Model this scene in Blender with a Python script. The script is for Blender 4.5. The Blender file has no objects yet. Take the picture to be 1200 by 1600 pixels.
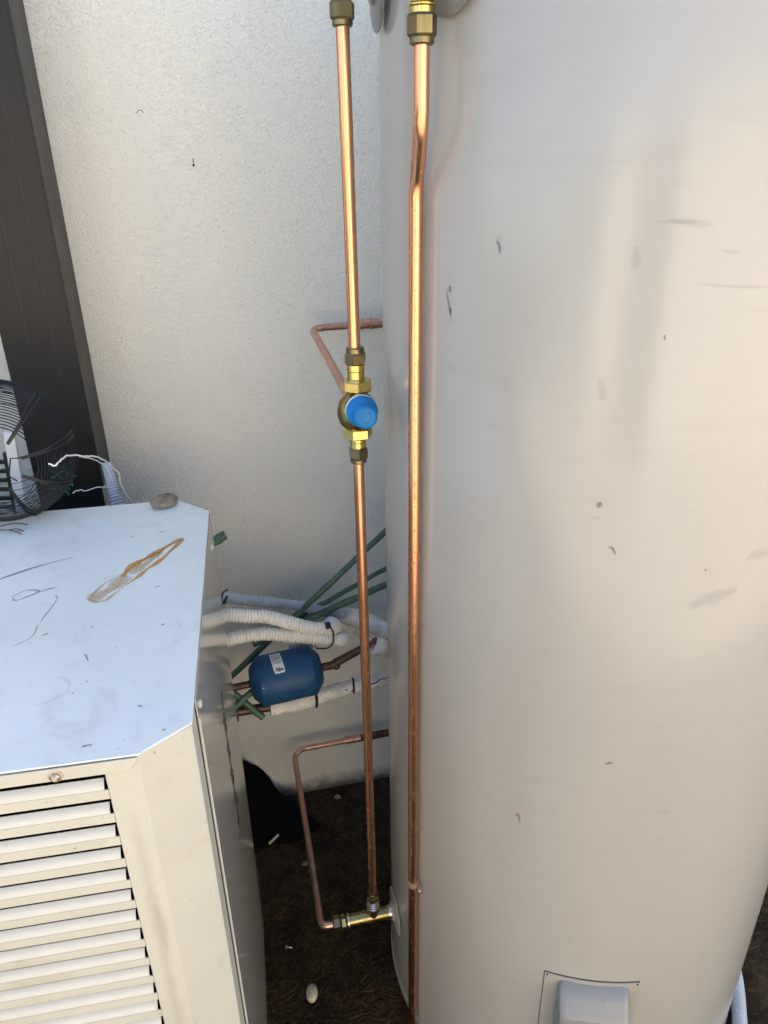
import bpy, math, random
from mathutils import Vector, Matrix
random.seed(7)
R = math.radians
S = bpy.context.scene
COL = S.collection

# ------------------------------------------------------------------ camera
cam_data = bpy.data.cameras.new('camera')
cam_data.sensor_fit = 'VERTICAL'
cam_data.sensor_height = 24.0
cam_data.lens = 24.0 * 1150.0 / 1600.0
cam_data.clip_start = 0.01
cam_data.clip_end = 500.0
cam = bpy.data.objects.new('camera', cam_data)
COL.objects.link(cam)
right = Vector((0.97514, -0.22113, -0.01433)).normalized()
back = Vector((-0.19418, -0.88000, 0.43350))
back = (back - right * back.dot(right)).normalized()
upv = back.cross(right)
m = Matrix((right, upv, back)).transposed().to_4x4()
m.translation = Vector((0.0, 0.0, 1.49))
cam.matrix_world = m
S.camera = cam

# ------------------------------------------------------------------ sky, sun, exposure
SUN_ELEV, SUN_AZ = 52.0, 25.0          # the sun stands behind the house: this side lies in its shade, the yard behind the camera is lit
world = bpy.data.worlds.new('World')
S.world = world
world.use_nodes = True
wn = world.node_tree.nodes
wl = world.node_tree.links
bg = wn['Background']
sky = wn.new('ShaderNodeTexSky')
sky.sky_type = 'NISHITA'
sky.sun_disc = False
sky.ozone_density = 1.0
sky.dust_density = 1.2
sky.sun_elevation = R(SUN_ELEV)
sky.sun_rotation = R(SUN_AZ)
wl.new(sky.outputs[0], bg.inputs[0])
bg.inputs[1].default_value = 0.10
sun_data = bpy.data.lights.new('sun', 'SUN')
sun_data.energy = 5.0
sun_data.angle = R(0.5)
sun_data.color = (1.0, 0.91, 0.76)
sun = bpy.data.objects.new('sun', sun_data)
COL.objects.link(sun)
sd = Vector((math.sin(R(SUN_AZ)) * math.cos(R(SUN_ELEV)), math.cos(R(SUN_AZ)) * math.cos(R(SUN_ELEV)), math.sin(R(SUN_ELEV))))
sun.rotation_euler = sd.to_track_quat('Z', 'Y').to_euler()
sun.location = sd * 8
S.view_settings.view_transform = 'Standard'
S.view_settings.look = 'None'
S.view_settings.gamma = 1.0
S.view_settings.exposure = 2.27
S.view_settings.use_curve_mapping = False

# ------------------------------------------------------------------ materials
MATS = {}
class NT:
    """small wrapper for building node trees"""
    def __init__(s, name):
        s.m = bpy.data.materials.new(name)
        s.m.use_nodes = True
        s.t = s.m.node_tree
        s.b = s.t.nodes['Principled BSDF']
        s.out = s.t.nodes['Material Output']
        MATS[name] = s.m
    def n(s, typ, **kw):
        nd = s.t.nodes.new(typ)
        for k, v in kw.items():
            setattr(nd, k, v)
        return nd
    def link(s, a, b):
        s.t.links.new(a, b)
    def val(s, sock, v):
        if hasattr(v, 'is_output') or hasattr(v, 'links'):
            s.link(v, sock)
        else:
            sock.default_value = v
    def coord(s, kind='Object', scale=None):
        tc = s.n('ShaderNodeTexCoord')
        o = tc.outputs[kind]
        if scale is not None:
            mp = s.n('ShaderNodeMapping')
            mp.inputs['Scale'].default_value = scale
            s.link(o, mp.inputs['Vector'])
            o = mp.outputs[0]
        return o
    def noise(s, co, scale, detail=3.0, rough=0.55, dist=0.0):
        nd = s.n('ShaderNodeTexNoise')
        s.link(co, nd.inputs['Vector'])
        nd.inputs['Scale'].default_value = scale
        nd.inputs['Detail'].default_value = detail
        nd.inputs['Roughness'].default_value = rough
        nd.inputs['Distortion'].default_value = dist
        return nd.outputs['Fac']
    def ramp(s, fac, stops):
        nd = s.n('ShaderNodeValToRGB')
        e = nd.color_ramp.elements
        while len(e) < len(stops):
            e.new(0.5)
        for i, (p, c) in enumerate(stops):
            e[i].position = p
            e[i].color = (c[0], c[1], c[2], 1) if hasattr(c, '__len__') else (c, c, c, 1)
        s.link(fac, nd.inputs[0])
        return nd.outputs[0]
    def mix(s, fac, a, b, blend='MIX'):
        nd = s.n('ShaderNodeMix', data_type='RGBA', blend_type=blend)
        s.val(nd.inputs[0], fac)
        for sock, v in ((nd.inputs[6], a), (nd.inputs[7], b)):
            if isinstance(v, tuple):
                sock.default_value = (v[0], v[1], v[2], 1)
            else:
                s.link(v, sock)
        return nd.outputs[2]
    def math(s, op, a, b=0.0, clamp=False):
        nd = s.n('ShaderNodeMath', operation=op, use_clamp=clamp)
        s.val(nd.inputs[0], a)
        s.val(nd.inputs[1], b)
        return nd.outputs[0]
    def bump(s, h, strength=0.3, dist=0.001, nrm=None):
        nd = s.n('ShaderNodeBump')
        nd.inputs['Strength'].default_value = strength
        nd.inputs['Distance'].default_value = dist
        s.link(h, nd.inputs['Height'])
        if nrm is not None:
            s.link(nrm, nd.inputs['Normal'])
        return nd.outputs[0]
    def set(s, **kw):
        for k, v in kw.items():
            sock = s.b.inputs[k.replace('_', ' ')]
            if isinstance(v, tuple):
                sock.default_value = (v[0], v[1], v[2], 1) if len(v) == 3 else v
            else:
                s.val(sock, v)
        return s.m

def simple(name, col, rough=0.5, metal=0.0, var=0.12, scale=40.0, bump=0.0, coat=0.0, bscale=None):
    t = NT(name)
    co = t.coord()
    f = t.noise(co, scale, 4.0)
    dark = tuple(c * (1 - var) for c in col)
    lite = tuple(min(1, c * (1 + var)) for c in col)
    t.set(Base_Color=t.ramp(f, [(0.3, dark), (0.7, lite)]), Metallic=metal, Coat_Weight=coat, Coat_Roughness=0.15)
    t.set(Roughness=t.math('ADD', t.math('MULTIPLY', f, 0.2), max(0.02, rough - 0.1)))
    if bump:
        t.set(Normal=t.bump(t.noise(co, bscale or scale * 3, 4.0), bump, 0.001))
    return t.m

def mat_wall():
    t = NT('render_coat')
    co = t.coord('Object')
    f1 = t.noise(co, 310.0, 2.0, 0.5, 0.7)
    f2 = t.noise(t.coord('Object', (1.0, 1.0, 2.4)), 120.0, 3.0, 0.6, 0.4)
    f3 = t.noise(t.coord('Object', (1.0, 1.0, 0.45)), 5.0, 5.0, 0.6)
    h = t.math('ADD', t.math('MULTIPLY', f1, 0.75), t.math('MULTIPLY', f2, 0.7))
    nb = t.bump(h, 0.9, 0.0062)
    c = t.ramp(f3, [(0.3, (0.79, 0.765, 0.675)), (0.7, (0.84, 0.815, 0.72))])
    c = t.mix(t.ramp(h, [(0.45, 0.28), (0.62, 0.0)]), c, (0.46, 0.45, 0.40))  # hollows of the grain get their shade painted into the colour
    # splashed dirt along the very bottom of the coat, with a ragged edge of its own
    sx = t.n('ShaderNodeSeparateXYZ')
    t.link(co, sx.inputs[0])
    e = t.math('ADD', sx.outputs[2], t.math('MULTIPLY', t.noise(co, 22.0, 5.0, 0.65), 0.06))
    c = t.mix(t.ramp(e, [(0.035, 0.85), (0.075, 0.0)]), c, (0.05, 0.04, 0.028))
    t.set(Base_Color=c, Roughness=0.85, Normal=nb)
    return t.m

def mat_copper(name, col, tarn, rough, amount, streak=1.0):
    t = NT(name)
    co = t.coord('Object')
    st = t.noise(t.coord('Object', (1, 1, 0.06)), 160.0, 4.0, 0.6)
    bl = t.noise(co, 26.0, 5.0, 0.6)
    f = t.math('ADD', t.math('MULTIPLY', st, 0.45 * streak), t.math('MULTIPLY', bl, 0.7))
    msk = t.ramp(f, [(0.5, 0.0), (0.85, amount)])
    c = t.mix(msk, col, tarn)
    sp = t.ramp(t.noise(co, 420.0, 2.0), [(0.72, 0.0), (0.80, 0.22)])
    c = t.mix(sp, c, tuple(x * 0.55 for x in tarn))
    r = t.math('ADD', t.math('MULTIPLY', msk, 0.28), rough)
    t.set(Base_Color=c, Metallic=1.0, Roughness=r, Normal=t.bump(t.noise(co, 90.0, 3.0), 0.05, 0.0008))
    return t.m

def mat_tank():
    t = NT('tank_enamel')
    co = t.coord('Object')
    f = t.noise(t.coord('Object', (1, 1, 0.35)), 4.0, 3.0)
    smear = t.noise(t.coord('Object', (1.0, 1.0, 7.0)), 6.0, 5.0, 0.65, 0.5)
    c = t.ramp(f, [(0.3, (0.345, 0.336, 0.312)), (0.7, (0.375, 0.366, 0.34))])
    c = t.mix(t.ramp(smear, [(0.56, 0.0), (0.80, 0.30)]), c, (0.28, 0.265, 0.235))
    low = t.noise(t.coord('Object', (1, 1, 0.10)), 8.0, 1.5)
    t.set(Base_Color=c, Roughness=t.math('ADD', t.math('MULTIPLY', smear, 0.08), 0.17), Specular_IOR_Level=0.6,
          Normal=t.bump(low, 0.30, 0.008))
    return t.m

def mat_enamel(name, c0, c1, rough, dirt, dirtcol=(0.30, 0.25, 0.17), spec=0.5):
    t = NT(name)
    co = t.coord('Object')
    f = t.noise(co, 7.0, 5.0, 0.6)
    g = t.noise(co, 60.0, 5.0, 0.65)
    c = t.ramp(f, [(0.3, c0), (0.7, c1)])
    c = t.mix(t.ramp(t.noise(co, 13.0, 6.0, 0.7, 0.8), [(0.54, 0.0), (0.75, dirt)]), c, dirtcol)
    sp = t.ramp(t.noise(co, 150.0, 2.0, 0.5), [(0.735, 0.0), (0.77, min(1, dirt * 2.2))])
    c = t.mix(sp, c, (0.09, 0.08, 0.07))
    t.set(Base_Color=c, Roughness=t.math('ADD', t.math('MULTIPLY', g, 0.16), rough), Specular_IOR_Level=spec,
          Normal=t.bump(t.noise(co, 11.0, 2.0), 0.05, 0.003))
    return t.m

def mat_cloth():
    t = NT('insulation_wrap')
    co = t.coord('Object')
    w = t.n('ShaderNodeTexVoronoi')
    t.link(co, w.inputs['Vector'])
    w.inputs['Scale'].default_value = 320.0
    f = t.noise(co, 38.0, 5.0, 0.65)
    c = t.ramp(f, [(0.35, (0.62, 0.60, 0.55)), (0.6, (0.84, 0.82, 0.77))])
    c = t.mix(t.ramp(t.noise(co, 120.0, 4.0, 0.7, 1.0), [(0.60, 0.0), (0.70, 0.8)]), c, (0.16, 0.12, 0.08))
    h = t.math('ADD', w.outputs['Distance'], t.math('MULTIPLY', f, 1.4))
    t.set(Base_Color=c, Roughness=0.8, Normal=t.bump(h, 0.6, 0.002))
    return t.m

def mat_ground():
    t = NT('dark_soil')
    co = t.coord('Object')
    d = t.noise(co, 5.0, 3.0, 0.5)
    wv = t.n('ShaderNodeTexWave', wave_type='RINGS', rings_direction='Z')
    t.link(co, wv.inputs['Vector'])
    wv.inputs['Scale'].default_value = 16.0
    wv.inputs['Distortion'].default_value = 26.0
    wv.inputs['Detail'].default_value = 4.0
    wv.inputs['Detail Scale'].default_value = 1.4
    f = t.noise(co, 70.0, 6.0, 0.7, 0.6)
    f2 = t.noise(co, 9.0, 4.0, 0.6)
    c = t.ramp(f, [(0.35, (0.009, 0.005, 0.0015)), (0.52, (0.032, 0.018, 0.005)), (0.72, (0.088, 0.052, 0.016))])
    c = t.mix(t.ramp(f2, [(0.44, 0.0), (0.62, 0.85)]), c, (0.010, 0.005, 0.002))
    h = t.math('ADD', t.math('MULTIPLY', wv.outputs['Fac'], 0.18), f)
    t.set(Base_Color=c, Roughness=t.ramp(f2, [(0.35, 0.38), (0.65, 0.7)]), Specular_IOR_Level=0.22, Normal=t.bump(h, 0.8, 0.010))
    return t.m

def mat_decal(name, col, dens=1.0, scale=180.0, rough=0.6, edge=0.5):
    """thin mark on a surface: opaque in the middle of the strip, broken towards its edges (UV v runs across)"""
    t = NT(name)
    uv = t.coord('UV')
    sx = t.n('ShaderNodeSeparateXYZ')
    t.link(uv, sx.inputs[0])
    across = t.math('SUBTRACT', 1.0, t.math('ABSOLUTE', t.math('SUBTRACT', t.math('MULTIPLY', sx.outputs[1], 2.0), 1.0)))
    along = t.math('MULTIPLY', t.math('MULTIPLY', sx.outputs[0], t.math('SUBTRACT', 1.0, sx.outputs[0])), 4.0)
    nz = t.noise(t.coord('Object'), scale, 4.0, 0.7)
    k = t.math('MULTIPLY', t.math('POWER', along, 0.4), t.math('POWER', across, edge))
    a = t.math('MULTIPLY', t.ramp(t.math('ADD', t.math('MULTIPLY', k, 0.55), t.math('MULTIPLY', nz, 0.6)), [(0.42, 0.0), (0.72, 1.0)]), dens)
    cc = t.ramp(nz, [(0.3, tuple(x * 0.55 for x in col)), (0.7, tuple(min(1, x * 1.3) for x in col))])
    t.set(Base_Color=cc, Roughness=rough, Alpha=a)
    return t.m

mat_wall(); mat_tank(); mat_cloth(); mat_ground()
mat_copper('copper_bright', (0.75, 0.385, 0.225), (0.48, 0.23, 0.13), 0.22, 0.45)
mat_copper('copper_aged', (0.68, 0.38, 0.28), (0.30, 0.16, 0.11), 0.34, 0.7)
mat_copper('copper_dark', (0.13, 0.085, 0.065), (0.05, 0.035, 0.03), 0.5, 0.8)
mat_copper('brass_bright', (0.72, 0.54, 0.18), (0.34, 0.25, 0.09), 0.16, 0.6)
mat_copper('brass_dull', (0.22, 0.175, 0.09), (0.10, 0.08, 0.045), 0.30, 0.7)
mat_copper('brass_mid', (0.33, 0.26, 0.11), (0.16, 0.12, 0.055), 0.24, 0.7)
mat_copper('nickel', (0.62, 0.60, 0.54), (0.30, 0.28, 0.22), 0.22, 0.6)
mat_copper('rusty_steel', (0.45, 0.40, 0.36), (0.20, 0.11, 0.06), 0.35, 0.9)
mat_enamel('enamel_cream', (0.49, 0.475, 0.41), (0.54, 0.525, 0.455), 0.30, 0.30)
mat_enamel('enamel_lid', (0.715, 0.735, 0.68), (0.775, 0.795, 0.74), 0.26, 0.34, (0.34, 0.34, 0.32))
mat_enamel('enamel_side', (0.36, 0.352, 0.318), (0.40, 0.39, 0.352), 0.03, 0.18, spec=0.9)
mat_enamel('enamel_slat', (0.54, 0.53, 0.485), (0.59, 0.58, 0.53), 0.34, 0.16)
mat_enamel('tank_cover_paint', (0.315, 0.305, 0.275), (0.34, 0.33, 0.295), 0.30, 0.05, spec=0.35)
simple('dark_metal_paint', (0.0115, 0.0115, 0.0115), 0.42, 0.0, 0.10, 12.0)
MATS['dark_metal_paint'].node_tree.nodes['Principled BSDF'].inputs['Specular IOR Level'].default_value = 0.28
simple('black_plastic', (0.012, 0.012, 0.013), 0.45, 0.0, 0.3, 60.0)
simple('black_void', (0.003, 0.003, 0.003), 1.0, 0.0, 0.2, 10.0)
MATS['black_void'].node_tree.nodes['Principled BSDF'].inputs['Specular IOR Level'].default_value = 0.1
simple('black_wire', (0.006, 0.006, 0.007), 0.45, 0.0, 0.3, 60.0)
simple('conduit_plastic', (0.74, 0.73, 0.69), 0.42, 0.0, 0.10, 30.0)
simple('conduit_grey', (0.45, 0.49, 0.55), 0.42, 0.0, 0.10, 30.0)
simple('white_wire', (0.78, 0.77, 0.73), 0.45, 0.0, 0.08, 60.0)
simple('white_board', (0.68, 0.70, 0.74), 0.4, 0.0, 0.06, 10.0)
simple('drier_blue', (0.010, 0.062, 0.150), 0.46, 0.0, 0.30, 45.0, 0.30, 0.0, 60.0)
MATS['drier_blue'].node_tree.nodes['Principled BSDF'].inputs['Specular IOR Level'].default_value = 0.3
simple('label_paper', (0.70, 0.73, 0.76), 0.5, 0.0, 0.05, 80.0)
simple('label_ink', (0.02, 0.02, 0.022), 0.6, 0.0, 0.2, 80.0)
simple('cap_blue', (0.003, 0.16, 0.43), 0.48, 0.0, 0.14, 60.0, 0.10, 0.0, 300.0)
MATS['cap_blue'].node_tree.nodes['Principled BSDF'].inputs['Specular IOR Level'].default_value = 0.3
simple('cap_blue_dark', (0.006, 0.10, 0.30), 0.5, 0.0, 0.10, 60.0)
simple('stake_green', (0.055, 0.115, 0.072), 0.5, 0.0, 0.30, 70.0, 0.5, 0.0, 120.0)
simple('pebble_stone', (0.42, 0.38, 0.28), 0.7, 0.0, 0.3, 160.0, 0.4)
simple('brown_stone', (0.20, 0.165, 0.12), 0.55, 0.0, 0.4, 90.0, 0.4)
simple('straw', (0.062, 0.037, 0.012), 0.7, 0.0, 0.5, 30.0)
simple('litter_pale', (0.52, 0.48, 0.34), 0.7, 0.0, 0.2, 120.0)
simple('green_thread', (0.02, 0.22, 0.16), 0.6, 0.0, 0.3, 120.0)
simple('twig_bark', (0.055, 0.045, 0.035), 0.8, 0.0, 0.3, 120.0)
simple('zinc_clip', (0.55, 0.52, 0.46), 0.30, 0.9, 0.15, 120.0)
simple('clip_band', (0.72, 0.50, 0.40), 0.32, 0.75, 0.15, 120.0)
mat_decal('rust_mark', (0.60, 0.27, 0.05), 0.95, 260.0, 0.8, 0.6)
mat_decal('chalk_mark', (0.60, 0.40, 0.18), 0.75, 300.0, 0.8, 0.8)
mat_decal('chalk_patch', (0.66, 0.47, 0.24), 0.60, 200.0, 0.8, 0.5)
mat_decal('scuff_grey', (0.15, 0.155, 0.155), 0.50, 170.0, 0.6, 1.3)
mat_decal('scuff_faint', (0.20, 0.19, 0.17), 0.10, 130.0, 0.6, 1.0)
mat_decal('scratch_dark', (0.12, 0.125, 0.13), 0.5, 300.0, 0.6, 0.5)
mat_decal('rain_stain', (0.42, 0.36, 0.26), 0.12, 24.0, 0.6, 1.3)

# ------------------------------------------------------------------ mesh helpers
class MB:
    def __init__(s):
        s.v = []; s.f = []; s.uv = None
    def add(s, vs, fs):
        o = len(s.v)
        s.v += [Vector(p) for p in vs]
        s.f += [tuple(i + o for i in f) for f in fs]
        return s
    def box(s, a, b, mtx=None):
        x0, y0, z0 = a; x1, y1, z1 = b
        vs = [Vector(p) for p in ((x0,y0,z0),(x1,y0,z0),(x1,y1,z0),(x0,y1,z0),(x0,y0,z1),(x1,y0,z1),(x1,y1,z1),(x0,y1,z1))]
        if mtx: vs = [mtx @ p for p in vs]
        return s.add(vs, [(3,2,1,0),(4,5,6,7),(0,1,5,4),(1,2,6,5),(2,3,7,6),(3,0,4,7)])
    def prism(s, poly, z0, z1, cap=True):
        n = len(poly)
        vs = [(p[0], p[1], z0) for p in poly] + [(p[0], p[1], z1) for p in poly]
        fs = [(i, (i+1) % n, n + (i+1) % n, n + i) for i in range(n)]
        if cap: fs += [tuple(range(n-1, -1, -1)), tuple(range(n, 2*n))]
        return s.add(vs, fs)
    def tube(s, pts, rad, seg=12, cap=True, twist=0.0):
        """sweep a circle along pts; rad a number or a list"""
        pts = [Vector(p) for p in pts]
        n = len(pts)
        rad = rad if hasattr(rad, '__len__') else [rad] * n
        tan = []
        for i in range(n):
            a = pts[max(0, i-1)]; b = pts[min(n-1, i+1)]
            t = (b - a)
            tan.append(t.normalized() if t.length > 1e-9 else Vector((0,0,1)))
        ref = Vector((0,0,1)) if abs(tan[0].z) < 0.9 else Vector((1,0,0))
        u = (ref - tan[0] * ref.dot(tan[0])).normalized()
        vs = []
        for i in range(n):
            u = (u - tan[i] * u.dot(tan[i])).normalized()
            w = tan[i].cross(u)
            for k in range(seg):
                a = 2*math.pi*k/seg + twist
                vs.append(pts[i] + (u*math.cos(a) + w*math.sin(a)) * rad[i])
        fs = []
        for i in range(n-1):
            for k in range(seg):
                k2 = (k+1) % seg
                fs.append((i*seg+k, i*seg+k2, (i+1)*seg+k2, (i+1)*seg+k))
        if cap:
            fs.append(tuple(range(seg-1, -1, -1)))
            fs.append(tuple((n-1)*seg + k for k in range(seg)))
        return s.add(vs, fs)
    def lathe(s, prof, o, axis, seg=24, twist=0.0):
        """prof: list of (distance along the axis, radius)"""
        o = Vector(o); ax = Vector(axis).normalized()
        return s.tube_prof([o + ax*d for d, r in prof], [max(r, 1e-5) for d, r in prof], ax, seg, twist)
    def tube_prof(s, pts, rad, ax, seg, twist):
        ref = Vector((0,0,1)) if abs(ax.z) < 0.9 else Vector((1,0,0))
        u = (ref - ax*ref.dot(ax)).normalized(); w = ax.cross(u)
        vs = []
        for p, r in zip(pts, rad):
            for k in range(seg):
                a = 2*math.pi*k/seg + twist
                vs.append(p + (u*math.cos(a) + w*math.sin(a))*r)
        n = len(pts); fs = []
        for i in range(n-1):
            for k in range(seg):
                k2 = (k+1) % seg
                fs.append((i*seg+k, i*seg+k2, (i+1)*seg+k2, (i+1)*seg+k))
        fs.append(tuple(range(seg-1, -1, -1))); fs.append(tuple((n-1)*seg + k for k in range(seg)))
        return s.add(vs, fs)
    def hexnut(s, o, axis, length, r, seg=6, twist=0.0, ch=0.10):
        c = length*ch
        # hexagon whose corners are chamfered by circles at both ends
        o = Vector(o); ax = Vector(axis).normalized()
        s.lathe([(0, r*0.88), (c*1.3, r), (length-c*1.3, r), (length, r*0.88)], o, ax, seg, twist)
        return s
    def build(s, name, mat, parent=None, smooth=35.0, uv=None, bevel=0.0):
        me = bpy.data.meshes.new(name)
        me.from_pydata([tuple(p) for p in s.v], [], s.f)
        me.update()
        if uv:
            lay = me.uv_layers.new(name='UVMap')
            for lp in me.loops:
                lay.data[lp.index].uv = uv[lp.vertex_index]
        if smooth:
            me.polygons.foreach_set('use_smooth', [True]*len(me.polygons))
            me.set_sharp_from_angle(angle=R(smooth))
        me.materials.append(MATS[mat])
        ob = bpy.data.objects.new(name, me)
        COL.objects.link(ob)
        if parent is not None: ob.parent = parent
        if bevel:
            b = ob.modifiers.new('bevel', 'BEVEL')
            b.width = bevel; b.segments = 2; b.limit_method = 'ANGLE'; b.angle_limit = R(40)
        return ob

def empty(name, label, cat, group=None, loc=(0,0,0), rz=0.0):
    o = bpy.data.objects.new(name, None)
    o.empty_display_size = 0.05
    COL.objects.link(o)
    o.location = loc; o.rotation_euler = (0,0,rz)
    return tag(o, label, cat, group)
def tag(o, label=None, cat=None, group=None, kind=None):
    if label: o['label'] = label
    if cat: o['category'] = cat
    if group: o['group'] = group
    if kind: o['kind'] = kind
    return o

def fillet(pts, r, n=8):
    pts = [Vector(p) for p in pts]
    out = [pts[0]]
    for i in range(1, len(pts)-1):
        a, b, c = pts[i-1], pts[i], pts[i+1]
        d1 = (a-b).normalized(); d2 = (c-b).normalized()
        ang = d1.angle(d2)
        if ang > math.pi - 0.02:
            out.append(b); continue
        t = min(r/math.tan(ang/2), (a-b).length*0.48, (c-b).length*0.48)
        p0 = b + d1*t; p2 = b + d2*t
        for k in range(n+1):
            q = k/n
            # circular-looking quadratic with weight
            w = math.sin(ang/2)
            den = (1-q)**2 + 2*q*(1-q)*w + q*q
            out.append((p0*(1-q)**2 + b*(2*q*(1-q)*w) + p2*q*q)/den)
    out.append(pts[-1])
    return out
def spline(pts, n=10):
    pts = [Vector(p) for p in pts]
    P = [pts[0]*2 - pts[1]] + pts + [pts[-1]*2 - pts[-2]]
    out = []
    for i in range(1, len(P)-2):
        for k in range(n):
            t = k/n
            a,b,c,d = P[i-1],P[i],P[i+1],P[i+2]
            out.append(0.5*((2*b) + (c-a)*t + (2*a-5*b+4*c-d)*t*t + (3*b-a-3*c+d)*t**3))
    out.append(pts[-1])
    return out
def resample(pts, step):
    pts = [Vector(p) for p in pts]
    out = [pts[0]]; acc = 0.0
    for a, b in zip(pts, pts[1:]):
        L = (b-a).length
        d = step - acc
        while d <= L:
            out.append(a + (b-a)*(d/L)); d += step
        acc = (acc + L) % step
    return out

# ------------------------------------------------------------------ the setting: ground and wall
WY = 1.4367
gx, gy = [], []
mb = MB()
N = 60
for j in range(N+1):
    for i in range(N+1):
        x = -0.5 + 1.9*i/N; y = 0.3 + 1.13*j/N
        e = min(1, min(i, j, N-i, N-j)/6)
        z = e*(0.004*math.sin(x*23+y*17) + 0.003*math.sin(x*51-y*43) + random.uniform(-0.0022, 0.0022))
        mb.v.append(Vector((x, y, z - 0.006)))
for j in range(N):
    for i in range(N):
        a = j*(N+1)+i
        mb.f.append((a, a+1, a+N+2, a+N+1))
# the same sheet goes on to the horizon
o = len(mb.v)
far = 60.0
mb.v += [Vector(p) for p in ((-far,-far,-0.006),(far,-far,-0.006),(far,far,-0.006),(-far,far,-0.006))]
c0, c1, c2, c3 = 0, N, (N+1)*(N+1)-1, (N+1)*N
mb.f.append((o, o+1) + tuple(range(c1, c0-1, -1)))
mb.f.append((o+1, o+2) + tuple(range(c2, c1-1, -(N+1))))
mb.f.append((o+2, o+3) + tuple(range(c3, c2+1)))
mb.f.append((o+3, o) + tuple(range(c0, c3+1, N+1)))
ground = mb.build('ground', 'dark_soil', smooth=60)
tag(ground, kind='structure')

# loose straw and fibres lying on the soil
mb = MB()
def strand(x, y, a, L, w, lift):
    d = Vector((math.cos(a), math.sin(a), 0)); n = Vector((-d.y, d.x, 0))
    p = Vector((x, y, 0.001))
    bend = random.uniform(-0.35, 0.35)
    pts = []
    for k in range(4):
        t = k/3
        q = p + d*(L*(t-0.5)) + n*(bend*L*(t-0.5)**2) + Vector((0,0,lift*math.sin(t*math.pi) + 0.0015))
        pts.append(q)
    mb.tube(pts, [w*0.6, w, w, w*0.4], 3, False)
for k in range(2600):
    x = random.uniform(-0.12, 0.34); y = random.uniform(0.62, 1.42)
    if (x-0.552)**2 + (y-0.918)**2 < 0.345**2: continue
    a = math.atan2(y-0.70, x-0.36) + math.pi/2 + random.gauss(0, 0.45)
    strand(x, y, a, random.uniform(0.005, 0.022), random.uniform(0.0002, 0.0006), random.uniform(0, 0.003))
for k in range(1500):
    x = random.uniform(0.74, 1.35); y = random.uniform(0.45, 1.4)
    if (x-0.552)**2 + (y-0.918)**2 < 0.345**2: continue
    strand(x, y, random.uniform(0, 6.3), random.uniform(0.006, 0.03), random.uniform(0.0002, 0.0006), random.uniform(0, 0.004))
tag(mb.build('ground_litter', 'straw', smooth=0), 'dark brown straw and fibres strewn over the wet soil', 'litter', kind='stuff')

wall = MB().box((-8.0, WY, -0.05), (8.0, WY+0.23, 3.0)).build('rendered_wall', 'render_coat', smooth=0)
tag(wall, 'cream house wall with a rough rendered coat behind the tank', 'wall')
# unseen sunlit yard behind the camera: paving, and a fence added to bounce light
t = NT('paving_concrete')
co = t.coord()
t.set(Base_Color=t.ramp(t.noise(co, 6.0, 6.0, 0.65), [(0.3, (0.33, 0.285, 0.225)), (0.7, (0.40, 0.35, 0.28))]), Roughness=0.8, Normal=t.bump(t.noise(co, 90.0, 4.0), 0.3, 0.003))
paving = MB()
for i in range(-9, 9):
    for j in range(4):
        paving.box((i*0.6+0.004, -0.75-(j+1)*0.6+0.004, -0.04), (i*0.6+0.596, -0.75-j*0.6-0.004, 0.004))
tag(paving.build('paving', 'paving_concrete', None, 0), kind='structure')
simple('fence_paint', (0.78, 0.70, 0.56), 0.5, 0.0, 0.05, 3.0)
simple('added_gate_timber', (0.16, 0.13, 0.10), 0.7, 0.0, 0.3, 9.0)
simple('fence_dark_bay', (0.22, 0.24, 0.22), 0.5, 0.0, 0.05, 3.0)  # darker bays, coloured to shape the bands reflected in the tank
fence = empty('bounce_fence', 'unseen cream and grey ribbed metal fence, shaped to bounce light from behind the viewer', 'fence', loc=(0, -3.2, 0))
FX = [-7.0, -5.8, -4.6, -3.4, -2.2, -1.0, 0.2, 1.4, 2.6, 3.8, 5.0]
for i, x0 in enumerate(FX[:-1]):
    if x0 == -2.2: continue
    prof = [(x0 + 0.03 + 1.14*k/12, 0.03 if k % 2 else 0.0) for k in range(13)]
    prof += [(x, y-0.004) for x, y in reversed(prof)]
    MB().prism(prof, 0.05, 2.35).build('fence_panel', 'fence_dark_bay' if x0 < -3.5 else 'fence_paint', fence, 0)
for x0 in FX:
    MB().box((x0-0.03, -0.03, 0.0), (x0+0.03, 0.04, 2.4)).build('fence_post', 'fence_dark_bay' if x0 < -3.5 else 'fence_paint', fence, 0)
gate = empty('reflection_gate', 'unseen dark timber board gate added for the dark band reflected in the tank', 'gate', loc=(-1.6, -3.2, 0))  # added out of view to shape the tank's reflection
for k in range(9):
    MB().box((-0.56+k*0.125, -0.01, 0.06), (-0.56+k*0.125+0.118, 0.012, 2.3)).build('board', 'added_gate_timber', gate, 0)
for z in (0.3, 2.0):
    MB().box((-0.56, -0.05, z), (0.56, -0.0102, z+0.09)).build('rail', 'added_gate_timber', gate, 0)
# nail with the dark run above it
nail = MB().lathe([(0, 0.0022), (0.003, 0.0022), (0.004, 0.001)], (-0.010, WY+0.001, 1.4835), (0,-1,0), 10)
nail.tube([(-0.010, WY-0.0004, 1.486), (-0.0095, WY-0.0006, 1.494)], [0.0006, 0.0009], 6)
nail.build('nail', 'black_plastic', wall)
MB().tube(spline([(-0.092, WY-0.0003, 1.562), (-0.088, WY-0.0006, 1.566), (-0.084, WY-0.0006, 1.5665), (-0.080, WY-0.0003, 1.563)], 4), 0.0006, 5).build('chip', 'brown_stone', wall)

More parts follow.
